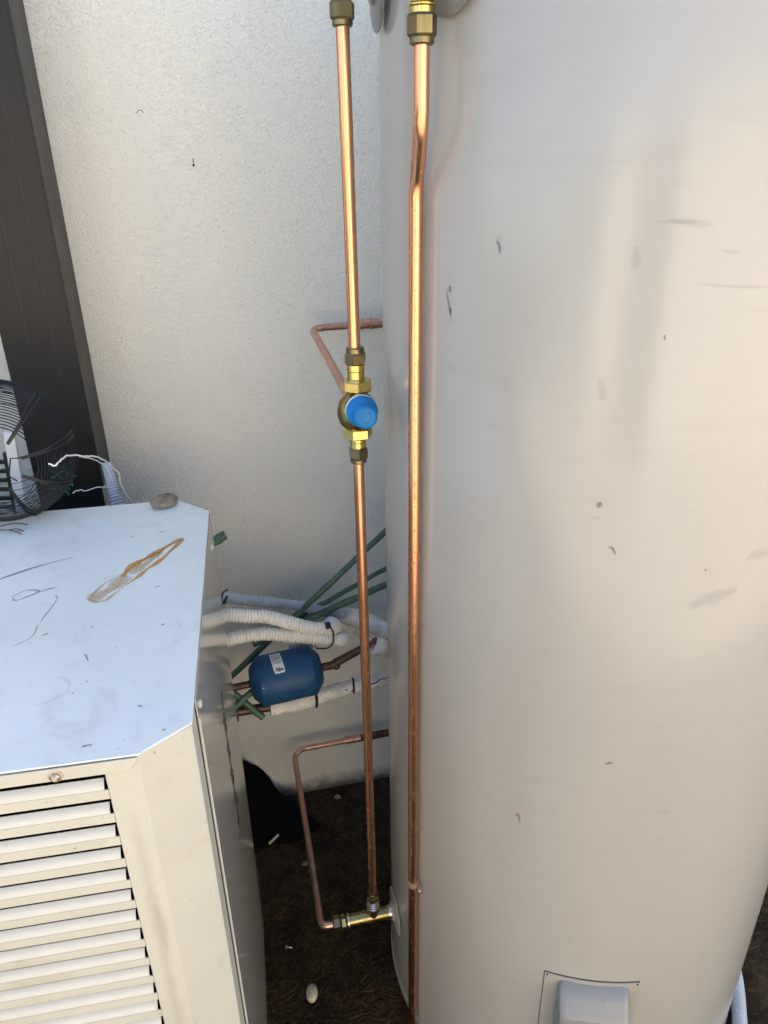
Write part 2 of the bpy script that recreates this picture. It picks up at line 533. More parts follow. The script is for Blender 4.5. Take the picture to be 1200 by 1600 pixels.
# ------------------------------------------------------------------ dark metal trunking on the wall
PX0, PX1, PYF = -0.347, -0.2355, WY-0.118
post = empty('downpipe_cover', 'tall dark grey folded metal cover running up the wall', 'pipe cover', loc=(PX1, WY, 0.9))
def P(mb, name, mat, smooth=35, bevel=0.0):
    ob = mb.build(name, mat, smooth=smooth, bevel=bevel)
    return ob
def child(mb, name, mat, parent, smooth=35, bevel=0.0, uv=None):
    """mesh given in world coordinates, parented without moving it"""
    ob = mb.build(name, mat, None, smooth, uv, bevel)
    ob.parent = parent
    ob.matrix_parent_inverse = (Matrix.Translation(parent.location) @ parent.rotation_euler.to_matrix().to_4x4()).inverted()
    return ob
# front sheet with two shallow folds
prof = [(PX0, PYF), (-0.3105, PYF), (-0.3085, PYF-0.0004), (-0.3065, PYF), (-0.2725, PYF), (-0.2705, PYF-0.0004), (-0.2685, PYF), (PX1-0.003, PYF), (PX1-0.003, PYF+0.003), (PX0, PYF+0.003)]
mb = MB(); mb.prism(prof, 0.30, 2.69)
child(mb, 'front_sheet', 'dark_metal_paint', post, smooth=4)
child(MB().box((PX1-0.0028, PYF-0.0012, 0.955), (PX1+0.0005, WY-0.001, 2.69)), 'side_sheet', 'dark_metal_paint', post, smooth=20, bevel=0.0006)
child(MB().box((PX0-0.001, PYF+0.0005, 0.30), (PX0+0.0022, WY-0.001, 2.69)), 'side_sheet', 'dark_metal_paint', post, smooth=20)

# ------------------------------------------------------------------ hot water tank
TX, TY, TR = 0.552, 0.918, 0.34
tank = empty('hot_water_tank', 'large cream cylindrical hot water tank standing before the wall', 'water tank', loc=(TX, TY, 0))
SEG = 256
prof = [(0.004, TR-0.004), (0.004, TR+0.0), (0.018, TR), (0.019, TR-0.0035), (0.0215, TR-0.0035), (0.0225, TR), (0.06, TR)]
mb = MB().lathe([(0.0225, TR-0.004), (0.0232, TR), (0.5, TR), (1.0, TR), (1.74, TR), (1.765, TR-0.006), (1.78, TR-0.03), (1.79, TR-0.1), (1.795, 0.001)], (0,0,0), (0,0,1), SEG)
shell = mb.build('shell', 'tank_enamel', tank, 30)
MB().lathe([(0.0, TR-0.012), (0.0, TR+0.0015), (0.018, TR+0.0015), (0.0195, TR-0.001), (0.0195, TR-0.012)], (0,0,0), (0,0,1), SEG).build('base_ring', 'tank_cover_paint', tank, 30)
MB().lathe([(0.016, TR-0.006), (0.0242, TR-0.006)], (0,0,0), (0,0,1), 64).build('shadow_gap', 'black_void', tank, 30)

def on_tank(ang, z, off=0.0):
    a = R(ang)
    return Vector(((TR+off)*math.cos(a), (TR+off)*math.sin(a), z))
def curved_patch(mb, a0, a1, z0, z1, off, n=16, thick=0.0015):
    vs = []; fs = []
    for k in range(n+1):
        a = a0 + (a1-a0)*k/n
        for z, o_ in ((z0, off), (z1, off), (z1, off-thick), (z0, off-thick)):
            vs.append(on_tank(a, z, o_))
    for k in range(n):
        b = k*4
        for q in range(4):
            fs.append((b+q, b+(q+1) % 4, b+4+(q+1) % 4, b+4+q))
    fs.append((0,1,2,3)); fs.append((n*4+3, n*4+2, n*4+1, n*4))
    mb.add(vs, fs)
# element cover low on the front
mb = MB(); curved_patch(mb, -121.6, -98.5, 0.115, 0.390, 0.0022, 18, 0.0032)
cover = mb.build('access_cover', 'tank_cover_paint', tank, 30)
mb = MB(); curved_patch(mb, -121.75, -98.35, 0.1135, 0.3908, 0.0010, 18, 0.0022)
mb.build('cover_gap', 'black_plastic', cover, 30)
# pressed box standing out of the cover: sloped top, rounded edges
def box_ring(inset, off):
    """closed loop of (angle, height, offset), corners rounded"""
    a0, a1, z0, z1 = -118.2 + inset*160, -100.9 - inset*160, 0.135 + inset, 0.3835 - inset
    rr_z = 0.010; rr_a = 1.7
    pts = []
    for ca, cz, s0 in ((a1-rr_a, z1-rr_z, 0), (a0+rr_a, z1-rr_z, 90), (a0+rr_a, z0+rr_z, 180), (a1-rr_a, z0+rr_z, 270)):
        for k in range(6):
            t = R(s0 + 90*k/5)
            pts.append((ca + rr_a*math.cos(t), cz + rr_z*math.sin(t)))
    return pts
def emboss():
    mb = MB()
    loops = []
    for t, off in ((0.0, 0.0020), (0.03, 0.004), (0.10, 0.009), (0.45, 0.020), (0.85, 0.0335), (0.95, 0.0365), (1.0, 0.0375)):
        pts = []
        for (a, z) in box_ring(0.0, 0):
            # pull the top edge down with depth: the top face slopes, the sides are steeper
            zt = 0.3835; zb = 0.135
            za = z
            za = z - 0.036*t*((z-zb)/(zt-zb))**4 + 0.020*t*((zt-z)/(zt-zb))**4
            am = -109.55
            aa = am + (a-am)*(1 - 0.13*t)
            pts.append(on_tank(aa, za, off))
        loops.append(pts)
    n = len(loops[0])
    vs = [p for lp in loops for p in lp]; fs = []
    for i in range(len(loops)-1):
        for k in range(n):
            k2 = (k+1) % n
            fs.append((i*n+k, i*n+k2, (i+1)*n+k2, (i+1)*n+k))
    top = (len(loops)-1)*n
    mb.add(vs, fs)
    # front face: strips from left column to right column following the curve of the tank
    fr = [loops[-1][k] for k in range(n)]
    cen = on_tank(-109.55, 0.25, 0.0405)
    o_ = len(mb.v)
    mb.v.append(cen)
    for k in range(n):
        mb.f.append((top+k, top+(k+1) % n, o_))
    return mb
mat_enamel('cover_box_sky_tone', (0.205, 0.208, 0.21), (0.225, 0.228, 0.23), 0.22, 0.05, spec=0.5)  # darker cool grey paints in the sky-lit tone of the sloped top
emboss().build('cover_box', 'cover_box_sky_tone', cover, 50)
for a in (-121.0, -98.95):
    p = on_tank(a, 0.3865, 0.002)
    MB().lathe([(0, 0.0016), (0.0012, 0.0014)], p, on_tank(a, 0, 0), 8).build('rivet', 'black_plastic', cover)

# discs where the pipes enter the shell
def escutcheon(ang, z, r, mat='tank_cover_paint', lift=0.003):
    n = Vector((math.cos(R(ang)), math.sin(R(ang)), 0))
    p = on_tank(ang, z, -0.002)
    return MB().lathe([(lift, r-0.002), (lift, r), (lift+0.0012, r), (lift+0.0022, r-0.0015), (lift+0.0042, 0.018), (lift+0.0085, 0.0155)], p, n, 40).build('pipe_flange', mat, tank, 30)
escutcheon(180.0, 0.188, 0.043)
simple('flange_grey', (0.16, 0.165, 0.165), 0.35, 0.0, 0.1, 30.0)
escutcheon(178.0, 1.655, 0.042, 'flange_grey', 0.008)
escutcheon(-155.5, 1.652, 0.046, 'flange_grey', 0.008)

# scuffs and marks on the shell
def tank_mark(pts, w, mat):
    pts = spline([Vector((a, z, 0)) for a, z in pts], 6)
    vs, fs, uv = [], [], []
    n = len(pts)
    for i, p in enumerate(pts):
        q = pts[min(n-1, i+1)] - pts[max(0, i-1)]
        dx = q.x*R(1)*TR; dz = q.y
        L = math.hypot(dx, dz) or 1
        nx, nz = -dz/L, dx/L
        ww = w*(0.45 + 0.55*math.sin(math.pi*(i+0.3)/(n-0.4)))
        for s_ in (-1, 1):
            vs.append(on_tank(p.x + s_*nx*ww/(R(1)*TR), p.y + s_*nz*ww, 0.00045))
            uv.append((i/(n-1), 0.5+0.5*s_))
    for i in range(n-1):
        fs.append((2*i, 2*i+2, 2*i+3, 2*i+1))
    MB().add(vs, fs).build('scuff', mat, shell, 0, uv)
for pts, w, mt in (
    ([(-144.6, 1.416), (-143.9, 1.411), (-143.6, 1.403)], 0.0035, 'scuff_grey'),
    ([(-144.4, 1.421), (-143.9, 1.416)], 0.005, 'scuff_faint'),
    ([(-155.3, 1.366), (-155.2, 1.356), (-154.6, 1.347), (-154.2, 1.338), (-154.0, 1.326)], 0.0034, 'scuff_grey'),
    ([(-154.6, 1.368), (-154.3, 1.360)], 0.0030, 'scratch_dark'),
    ([(-154.3, 1.345), (-154.1, 1.337)], 0.0028, 'scratch_dark'),
    ([(-122.8, 1.156), (-122.5, 1.160), (-122.2, 1.164)], 0.0060, 'scuff_grey'),
    ([(-120.2, 1.111), (-119.3, 1.111), (-118.6, 1.103)], 0.0036, 'scuff_grey'),
    ([(-123.6, 1.143), (-121.9, 1.146)], 0.003, 'scuff_faint'),
    ([(-102.9, 1.092), (-102.6, 1.090)], 0.0016, 'scratch_dark'),
    ([(-104.8, 1.040), (-102.3, 1.051), (-98.5, 1.060), (-95.5, 1.068)], 0.011, 'scuff_faint'),
    ([(-96.0, 1.10), (-93.5, 1.108), (-91, 1.106)], 0.010, 'scuff_faint'),
    ([(-115.2, 0.811), (-114.3, 0.813), (-113.4, 0.816)], 0.0036, 'scuff_grey'),
    ([(-132.4, 0.684), (-131.9, 0.688), (-131.5, 0.680), (-131.2, 0.671)], 0.0019, 'scratch_dark'),
    ([(-132.6, 0.682), (-132.0, 0.686)], 0.0016, 'rust_mark'),
    ([(-117.5, 1.437), (-114.0, 1.435), (-111.0, 1.434)], 0.0060, 'scuff_faint'),
    ([(-120.0, 1.436), (-113.0, 1.437)], 0.0032, 'scuff_faint'),
    ([(-110.0, 1.413), (-108.4, 1.4115), (-106.8, 1.411)], 0.0036, 'scuff_faint'),
    ([(-122.0, 1.417), (-121.6, 1.405), (-121.8, 1.395)], 0.0075, 'scuff_faint'),
    ([(-125.0, 1.295), (-124.2, 1.280), (-124.0, 1.270)], 0.0070, 'scuff_faint'),
    ([(-113.0, 1.385), (-106.0, 1.382), (-99.0, 1.383)], 0.0026, 'scuff_faint'),
    ([(-117.1, 0.474), (-117.0, 0.472)], 0.0013, 'scratch_dark'),
    ([(-103.0, 0.735), (-101.0, 0.738), (-99.5, 0.734)], 0.0050, 'scuff_faint'),
    ([(-101.5, 0.690), (-100.0, 0.689)], 0.0030, 'scuff_faint'),
    ([(-148.2, 0.79), (-147.8, 0.775)], 0.0020, 'scuff_faint'),
    ([(-115.9, 1.339), (-115.8, 1.333)], 0.0012, 'scratch_dark')):
    tank_mark(pts, w, mt)

# ------------------------------------------------------------------ copper riser beside the tank
PR = 0.0075
LX, LY = 0.1672, 0.918
def ring(mb, z0, z1, r, x=LX, y=LY, seg=20):
    c = min(0.0012, (z1-z0)*0.25)
    mb.lathe([(0, r-c), (c, r), (z1-z0-c, r), (z1-z0, r-c)], (x, y, z0), (0,0,1), seg)
riser = empty('copper_riser', 'left upright copper pipe with a blue capped brass valve halfway up', 'pipe', loc=(LX, LY, 0.19))
child(MB().tube([(LX-0.0028, LY, 1.66), (LX-0.0015, LY, 1.45), (LX-0.0006, LY, 1.255)], PR, 24), 'upper_pipe', 'copper_bright', riser)
child(MB().tube([(LX, LY, 1.14), (LX+0.0008, LY, 0.7), (LX+0.0012, LY, 0.245)], PR*0.98, 24), 'lower_pipe', 'copper_bright', riser)
mb = MB(); ring(mb, 1.6165, 1.6235, 0.0112, LX-0.0026)
child(mb, 'collar', 'brass_dull', riser)
child(MB().hexnut((LX-0.0026, LY, 1.6225), (0,0,1), 0.017, 0.0138, 6, R(8)), 'compression_nut', 'brass_dull', riser, 20)
mb = MB(); ring(mb, 1.638, 1.70, 0.0110, LX-0.003)
child(mb, 'fitting', 'brass_bright', riser)
# the valve
vz = 1.191
mb = MB(); ring(mb, 1.2655, 1.2745, 0.0115)
child(mb, 'collar', 'brass_dull', riser)
child(MB().hexnut((LX, LY, 1.2525), (0,0,1), 0.0155, 0.0142, 6, R(12)), 'compression_nut', 'brass_dull', riser, 20)
mb = MB()
for z0, z1, r in ((1.244, 1.2535, 0.0116), (1.2335, 1.2445, 0.0112), (1.2285, 1.234, 0.0124)): ring(mb, z0, z1, r)
child(mb, 'neck', 'brass_bright', riser)
valve = MB()
valve.lathe([(0, 0.010), (0.004, 0.0165), (0.012, 0.0235), (0.022, 0.0262), (0.030, 0.0262), (0.042, 0.0225), (0.050, 0.0155), (0.056, 0.0105)], (LX, LY, 1.163), (0,0,1), 32)
valve.lathe([(0, 0.013), (0.010, 0.0178), (0.022, 0.0192), (0.0295, 0.0192)], (LX, LY, vz+0.0095), (0,-1,-0.005), 32)
valve.lathe([(0, 0.012), (0.038, 0.0115)], (LX, LY, vz), (0,1,0), 24)
body = child(valve, 'valve_body', 'brass_mid', riser, 40)
child(MB().hexnut((LX+0.002, LY, 1.2175), (0,0,1), 0.0145, 0.0198, 6, R(22)), 'union_nut', 'brass_bright', riser, 20)
child(MB().hexnut((LX, LY, 1.1535), (0,0,1), 0.0150, 0.0196, 6, R(2)), 'union_nut', 'brass_bright', riser, 20)
mb = MB()
for z0, z1, r in ((1.1475, 1.1545, 0.0112), (1.1395, 1.148, 0.0106), (1.137, 1.140, 0.0098)): ring(mb, z0, z1, r)
child(mb, 'neck', 'brass_bright', riser)
child(MB().hexnut((LX+0.0003, LY, 1.1240), (0,0,1), 0.0148, 0.0138, 6, R(25)), 'compression_nut', 'brass_dull', riser, 20)
mb = MB(); ring(mb, 1.1175, 1.1245, 0.0112)
child(mb, 'collar', 'brass_dull', riser)
# blue cap facing the viewer, white rim behind it, raised shield on its end
ca = Vector((0.0, -1, -0.005)).normalized(); co_ = Vector((LX, LY, vz+0.0095))
child(MB().lathe([(0, 0.0204), (0.0026, 0.0206), (0.0038, 0.0195)], co_ + ca*0.0285, ca, 40), 'cap_rim', 'white_board', riser)
cap = child(MB().lathe([(0, 0.0196), (0.0026, 0.0204), (0.008, 0.0202), (0.0110, 0.0188), (0.0125, 0.0172), (0.015, 0.0164), (0.026, 0.0156), (0.0300, 0.0146), (0.0316, 0.0128), (0.0319, 0.0114), (0.0312, 0.0108), (0.0312, 0.0001)], co_ + ca*0.0315, ca, 48), 'valve_cap', 'cap_blue', riser, 40)
def shield(off, k):
    pts = [(-0.0068, 0.0062), (0.0, 0.0074), (0.0068, 0.0062), (0.0070, 0.0005), (0.0055, -0.0045), (0.0, -0.0095), (-0.0055, -0.0045), (-0.0070, 0.0005)]
    rt = Vector((1,0,0)); up_ = ca.cross(rt) * -1
    up_ = rt.cross(ca) if rt.cross(ca).z > 0 else -rt.cross(ca)
    base = co_ + ca*(0.0315+0.0312)
    outer = [base + rt*x*k + up_*y*k for x, y in pts]
    return outer, base
outer, base = shield(0, 0.98); inner, _ = shield(0, 0.80)
vs = []; fs = []
n = len(outer)
for a_, b_ in zip(outer, inner): vs += [a_, a_ + ca*0.0007, b_ + ca*0.0007, b_]
for k in range(n):
    for q in range(3):
        fs.append((k*4+q, k*4+q+1, ((k+1) % n)*4+q+1, ((k+1) % n)*4+q))
sh = MB().add(vs, fs).build('shield_emblem', 'cap_blue_dark', None, 20)
sh.parent = cap

# tee at the foot of the riser
tz = 0.187
child(MB().tube([(0.118, LY, tz), (0.206, LY, tz)], 0.0118, 24), 'tee', 'brass_mid', riser)
child(MB().lathe([(0, 0.0118), (0.003, 0.0132), (0.0068, 0.0132), (0.008, 0.012)], (0.196, LY, tz), (1,0,0), 28), 'tee_collar', 'nickel', riser)
child(MB().lathe([(0, 0.0105), (0.012, 0.0112), (0.018, 0.0122), (0.024, 0.0122)], (LX+0.001, LY, tz+0.004), (0,0,1), 28), 'tee_branch', 'brass_mid', riser)
mb = MB()
for k in range(4):
    z0 = tz + 0.026 + k*0.0052
    ring(mb, z0, z0+0.0042, 0.0128 - 0.0002*k, LX+0.001)
mb.tube([(LX+0.001, LY, tz+0.024), (LX+0.001, LY, tz+0.05)], 0.0112, 20)
child(mb, 'threaded_union', 'nickel', riser)
child(MB().hexnut((LX+0.001, LY, tz+0.0465), (0,0,1), 0.014, 0.0125, 6, R(20)), 'compression_nut', 'brass_dull', riser, 20)
mb = MB(); ring(mb, tz+0.060, tz+0.066, 0.0098, LX+0.001)
child(mb, 'collar', 'brass_dull', riser)
child(MB().lathe([(0, 0.0118), (0.002, 0.0145), (0.004, 0.0145), (0.005, 0.0118)], (0.116, LY, tz), (1,0,0), 28), 'washer', 'nickel', riser)
child(MB().hexnut((0.1055, LY, tz), (1,0,0), 0.0095, 0.0135, 6, R(15)), 'tee_nut', 'brass_mid', riser, 20)
child(MB().hexnut((0.0895, LY, tz), (1,0,0), 0.0150, 0.0140, 6, R(5)), 'compression_nut', 'brass_dull', riser, 20)

# ------------------------------------------------------------------ second riser, clipped to the tank front
RX, RY = 0.2170, 0.8085
UX, UY = 0.2125, 0.7730
drop = empty('copper_drop_pipe', 'right long upright copper pipe clipped close to the tank front', 'pipe', loc=(RX, RY, 0))
pts = fillet([(UX, UY, 1.64), (UX, UY, 1.520), (RX, RY, 1.460), (RX-0.0003, RY+0.001, 0.9), (RX, RY, -0.004)], 0.06, 8)
child(MB().tube(pts, PR, 24), 'long_pipe', 'copper_bright', drop)
mb = MB(); ring(mb, 1.5835, 1.5905, 0.0115, UX, UY)
child(mb, 'collar', 'brass_dull', drop)
child(MB().hexnut((UX, UY, 1.5895), (0,0,1), 0.0185, 0.0142, 6, R(-4)), 'compression_nut', 'brass_dull', drop, 20)
mb = MB(); ring(mb, 1.607, 1.614, 0.0112, UX, UY); ring(mb, 1.6135, 1.6155, 0.0132, UX, UY); ring(mb, 1.6155, 1.6235, 0.0110, UX, UY)
child(mb, 'neck', 'brass_bright', drop)
child(MB().hexnut((UX, UY, 1.6240), (0,0,1), 0.030, 0.0190, 8, R(10)), 'valve_body', 'brass_bright', drop, 20)
# lever end peeping in beside it
child(MB().box((-0.003, -0.0012, 0.0), (0.003, 0.0012, 0.06), Matrix.Translation((UX-0.0185, UY+0.012, 1.6215)) @ Matrix.Rotation(R(-55), 4, 'Y')), 'lever', 'brass_dull', drop, 20, 0.001)
# saddle clip
cz = 0.402
mb = MB(); mb.lathe([(0, PR+0.0002), (0, PR+0.0012), (0.010, PR+0.0012), (0.010, PR+0.0002)], (RX, RY, cz-0.005), (0,0,1), 24)
child(mb, 'clip_band', 'clip_band', drop)
rad = Vector((RX-TX, RY-TY, 0)).normalized(); tg = Vector((-rad.y, rad.x, 0))
if tg.x < 0: tg = -tg
b0 = Vector((RX, RY, cz)) + tg*(PR+0.0005)
# stamped marks down the face of the pipe
mb = MB()
fd = Vector((-RX, -RY, 0)).normalized(); ft = Vector((-fd.y, fd.x, 0))
for k in range(46):
    z = 1.44 - k*0.0163
    for q in range(random.choice((1, 1, 2, 3))):
        o_ = Vector((RX, RY, z - 0.0028*q)) + fd*(PR+0.00008) + ft*random.uniform(-0.0006, 0.0006)
        w_ = random.uniform(0.0004, 0.0011)
        mb.add([o_ - ft*w_, o_ + ft*w_, o_ + ft*w_ + Vector((0,0,0.0006)), o_ - ft*w_ + Vector((0,0,0.0006))], [(0,1,2,3)])
child(mb, 'stamped_print', 'copper_dark', drop, 0)
mt = Matrix((tg, -rad, Vector((0,0,1)))).transposed().to_4x4(); mt.translation = b0
mb = MB().box((-0.001, 0.002, -0.005), (0.0135, 0.0032, 0.005), mt @ Matrix.Rotation(R(14), 4, 'Y'))
mb.lathe([(0, 0.0032), (0.0018, 0.0030), (0.003, 0.0016)], mt @ Vector((0.0085, 0.0018, -0.002)), rad, 14)
child(mb, 'clip_tab', 'zinc_clip', drop, 30)

# ------------------------------------------------------------------ copper supply pipes from the wall
def coupling(mb, p, d, r):
    p = Vector(p); d = Vector(d).normalized()
    prof = [(-0.020, r+0.0005), (-0.018, r+0.0012), (-0.013, r+0.0012), (-0.012, r+0.0035), (-0.009, r+0.0035), (-0.008, r+0.0012), (-0.001, r+0.0015), (0.004, r+0.0012), (0.005, r+0.0038), (0.008, r+0.0038), (0.009, r+0.002), (0.020, r+0.0024), (0.021, r+0.001)]
    mb.lathe(prof, p, d, 24)
up = empty('copper_supply_pipe', 'dull copper pipe bending from the wall to the back of the blue capped valve', 'pipe', loc=(0.178, 1.395, 1.2))
child(MB().tube(fillet([(0.42, 1.398, 1.206), (0.172, 1.393, 1.203), (LX, LY+0.03, vz)], 0.030, 10), 0.0066, 20), 'bent_pipe', 'copper_aged', up)
mb = MB(); coupling(mb, (0.280, 1.3955, 1.2045), (1,0,0.01), 0.0075)
child(mb, 'coupling', 'copper_aged', up)
child(MB().tube([(0.298, 1.396, 1.2045), (0.42, 1.398, 1.206)], 0.0090, 20), 'wall_stub', 'copper_aged', up)
lo = empty('copper_return_pipe', 'low copper pipe looping over the dark soil from the wall to the brass tee', 'pipe', loc=(0.075, 1.37, 0.19))
child(MB().tube(fillet([(0.42, 1.394, 0.190), (0.0690, 1.388, 0.188), (0.0690, LY, 0.187), (0.094, LY, 0.187)], 0.032, 10), 0.0066, 20), 'bent_pipe', 'copper_aged', lo)
mb = MB(); coupling(mb, (0.215, 1.391, 0.189), (1,0,0), 0.0075)
child(mb, 'coupling', 'copper_aged', lo)
child(MB().tube([(0.232, 1.391, 0.189), (0.42, 1.394, 0.190)], 0.0092, 20), 'wall_stub', 'copper_dark', lo)

# ------------------------------------------------------------------ outdoor heat pump unit
AZ = R(-2.6)
unit = empty('outdoor_unit', 'cream louvred outdoor heat pump unit with a pale scratched lid', 'heat pump', loc=(-0.067, 0.549, 0), rz=AZ)
W, DP, HT = 0.92, 0.572, 1.0
LXR = -0.0800                         # right end of the louvres
def upart(mb, name, mat, parent=None, smooth=30, bevel=0.0, uv=None):
    return mb.build(name, mat, parent or unit, smooth, uv, bevel)
# lid: top sheet with clipped corners and a turned-down lip
lidp = [(-W+0.047, 0), (-0.0470, 0), (0, 0.0335), (0, 0.520), (-0.052, DP), (-W+0.052, DP), (-W, 0.520), (-W, 0.0335)]
mb = MB()
mb.prism([(x, y) for x, y in lidp], 0.9978, 1.0000)
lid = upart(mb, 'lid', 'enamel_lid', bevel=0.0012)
lip = MB().prism([(-W+0.06, -0.0016), (-0.0475, -0.0016), (-0.0475, 0.0006), (-W+0.06, 0.0006)], 0.9800, 0.9972)
# slanted end of the lip
lip = MB()
lip.add([(-W+0.06, -0.0018, 0.9800), (-0.0560, -0.0018, 0.9835), (-0.0475, -0.0018, 0.9973), (-W+0.06, -0.0018, 0.9973),
         (-W+0.06, 0.0, 0.9800), (-0.0560, 0.0, 0.9835), (-0.0475, 0.0, 0.9973), (-W+0.06, 0.0, 0.9973)],
        [(0,1,2,3), (7,6,5,4), (0,4,5,1), (1,5,6,2), (2,6,7,3), (3,7,4,0)])
upart(lip, 'lip', 'enamel_cream', lid, 20, 0.0004)
scr = MB().lathe([(0, 0.0062), (0.001, 0.0062), (0.0013, 0.0046), (0.0030, 0.0042), (0.0042, 0.0026)], (-0.1205, -0.0018, 0.9893), (0,-1,0.1), 18)
upart(scr, 'screw', 'rusty_steel', lid, 30)
# chamfered corner post, front face right of the louvres
fy = 0.0018
mb = MB()
cp = [(LXR, fy), (-0.0480, fy), (-0.0010, 0.0345), (-0.0010, 0.0690), (-0.0040, 0.0690), (-0.0040, 0.0365), (-0.0500, fy+0.004), (LXR, fy+0.004)]
mb.prism(cp, 0.02, 0.9965)
upart(mb, 'corner_panel', 'enamel_cream', None, 20, 0.0012)
# front frame: top rail, bars between the louvres, bottom panel, left panel
NL, PITCH, OPEN = 28, 0.0308, 0.0195
XL = -W+0.10
mb = MB()
for k in range(NL):
    zt = 0.9800 - k*PITCH
    z1 = zt - OPEN; z0 = zt - PITCH
    if k < NL-1:
        mb.box((XL, fy, z0), (LXR, fy+0.0012, z1))
mb.box((XL, fy, 0.02), (LXR, fy+0.0012, 0.98-(NL-1)*PITCH-OPEN))
mb.box((XL, fy, 0.98), (LXR, fy+0.0012, 0.9965))
mb.box((-W, fy, 0.02), (XL, fy+0.0012, 0.9965))
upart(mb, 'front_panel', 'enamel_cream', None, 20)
# each louvre blade is pressed inwards at its top
bl = MB()
vs = []; fs = []
nseg = 7
xe = LXR - 0.0034
for k in range(nseg+1):
    t = k/nseg
    y = 0.0005 + 0.0060*(t**2.0)
    z = -OPEN + 0.0096*t
    for x, d in ((XL+0.004, 0), (xe, 0)):
        vs.append((x, fy + y, z)); 
    for x in (XL+0.004, xe):
        vs.append((x, fy + y + 0.0009, z - 0.0004))
for k in range(nseg):
    b = k*4
    fs += [(b, b+1, b+5, b+4), (b+2, b+6, b+7, b+3), (b+1, b+3, b+7, b+5), (b, b+4, b+6, b+2)]
fs += [(nseg*4, nseg*4+1, nseg*4+3, nseg*4+2), (0, 2, 3, 1)]
bl.add(vs, fs)
first = None
for k in range(NL):
    if first is None:
        first = upart(bl, 'louvre_blade', 'enamel_slat', None, 30)
        ob = first
    else:
        ob = first.copy(); COL.objects.link(ob); ob.parent = unit
    ob.location = (0, 0, 0.9800 - k*PITCH)
upart(MB().box((-W+0.01, 0.075, 0.03), (-0.006, 0.55, 0.99)), 'dark_interior', 'black_void', None, 0)  # black block stands in for the shade inside the unit
# side panel, back panel, other side
SPY = 0.0715
mb = MB()
sp = [(0.0012, SPY), (0.0012, 0.519), (-0.0515, DP-0.0015), (-W+0.05, DP-0.0015), (-W+0.05, DP-0.004), (-0.0530, DP-0.004), (-0.0012, 0.517), (-0.0012, SPY)]
mb.prism(sp, 0.022, 0.9965)
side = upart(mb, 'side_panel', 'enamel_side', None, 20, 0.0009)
upart(MB().box((-0.0012, 0.0692, 0.024), (0.0000, 0.0712, 0.985)), 'panel_seam', 'black_plastic', side, 0)
upart(MB().box((0.0008, SPY-0.0001, 0.024), (0.0026, SPY+0.0010, 0.972)), 'seam_highlight', 'enamel_slat', side, 0, 0.0003)  # paler strip paints the highlight along the panel edge
mb = MB().prism([(-W, 0.03), (-W, 0.52), (-W+0.05, DP-0.002), (-W+0.052, DP-0.004), (-W+0.003, 0.518), (-W+0.003, 0.03)], 0.022, 0.9965)
upart(mb, 'far_side_panel', 'enamel_side', None, 20)
for x in (-0.10, -W+0.10):
    upart(MB().box((x-0.03, 0.02, 0.0), (x+0.03, DP-0.02, 0.021)), 'foot', 'dark_metal_paint', None, 0, 0.002)
scr2 = MB().lathe([(0, 0.0045), (0.0016, 0.0042), (0.0022, 0.002)], (0.0012, 0.095, 0.972), (1,0,0), 14)
upart(scr2, 'screw', 'enamel_slat', side, 30)
upart(MB().lathe([(0, 0.0045), (0.0016, 0.0042), (0.0022, 0.002)], (0.0012, 0.470, 0.962), (1,0,0), 14), 'screw', 'enamel_slat', side, 30)
# black dashes on the side panel standing in for a broken reflection
for k in range(17):
    z = 0.800 - k*0.0165
    upart(MB().box((0.0006, 0.300 + 0.006*math.sin(k*2.1), z), (0.0019, 0.322 + 0.006*math.sin(k*2.1), z+0.0062)), 'reflection_dash', 'black_plastic', side, 0)

# marks on the lid
def lid_mark(name, pts, w, mat, z=1.0004, closed=False):
    P3 = [Vector((x, y, 0)) for x, y in pts]
    if closed: P3 = P3 + [P3[0]]
    P3 = spline(P3, 8)
    vs, fs, uv = [], [], []
    n = len(P3)
    for i, p in enumerate(P3):
        d = (P3[min(n-1, i+1)] - P3[max(0, i-1)])
        d = d.normalized() if d.length > 0 else Vector((1,0,0))
        nn = Vector((-d.y, d.x, 0))
        ww = w*(0.85 + 0.3*math.sin(i*0.43 + w*900))
        for s_ in (-1, 1):
            vs.append((p.x + nn.x*ww*s_, p.y + nn.y*ww*s_, z)); uv.append((i/(n-1), 0.5+0.5*s_))
    for i in range(n-1): fs.append((2*i, 2*i+2, 2*i+3, 2*i+1))
    upart(MB().add(vs, fs), name, mat, lid, 0, 0.0, uv)
lid_mark('rust_stain', [(-0.1080, 0.334), (-0.1042, 0.3414), (-0.098, 0.3607), (-0.0826, 0.3789), (-0.071, 0.3903), (-0.0538, 0.4125), (-0.0357, 0.4325)], 0.0072, 'rust_mark')
lid_mark('rust_stain', [(-0.088, 0.3740), (-0.071, 0.3903), (-0.0538, 0.4125), (-0.0340, 0.4345)], 0.0036, 'rust_mark', 1.0007)
lid_mark('rust_stain', [(-0.0350, 0.4335), (-0.0361, 0.4245), (-0.0519, 0.3892), (-0.0628, 0.3676), (-0.076, 0.3492), (-0.0848, 0.3324), (-0.0980, 0.314)], 0.0042, 'rust_mark', 1.0005)
lid_mark('rust_stain', [(-0.098, 0.340), (-0.1120, 0.3130), (-0.1278, 0.2948), (-0.1400, 0.2830)], 0.0135, 'chalk_patch', 1.0003)
lid_mark('rust_stain', [(-0.0940, 0.3200), (-0.1086, 0.2955), (-0.118, 0.2806), (-0.129, 0.2784), (-0.1380, 0.2876), (-0.1334, 0.3052), (-0.1246, 0.324), (-0.112, 0.336)], 0.0030, 'chalk_mark', 1.0006)
lid_mark('rust_stain', [(-0.060, 0.398), (-0.080, 0.365), (-0.098, 0.340)], 0.0095, 'chalk_patch', 1.0003)
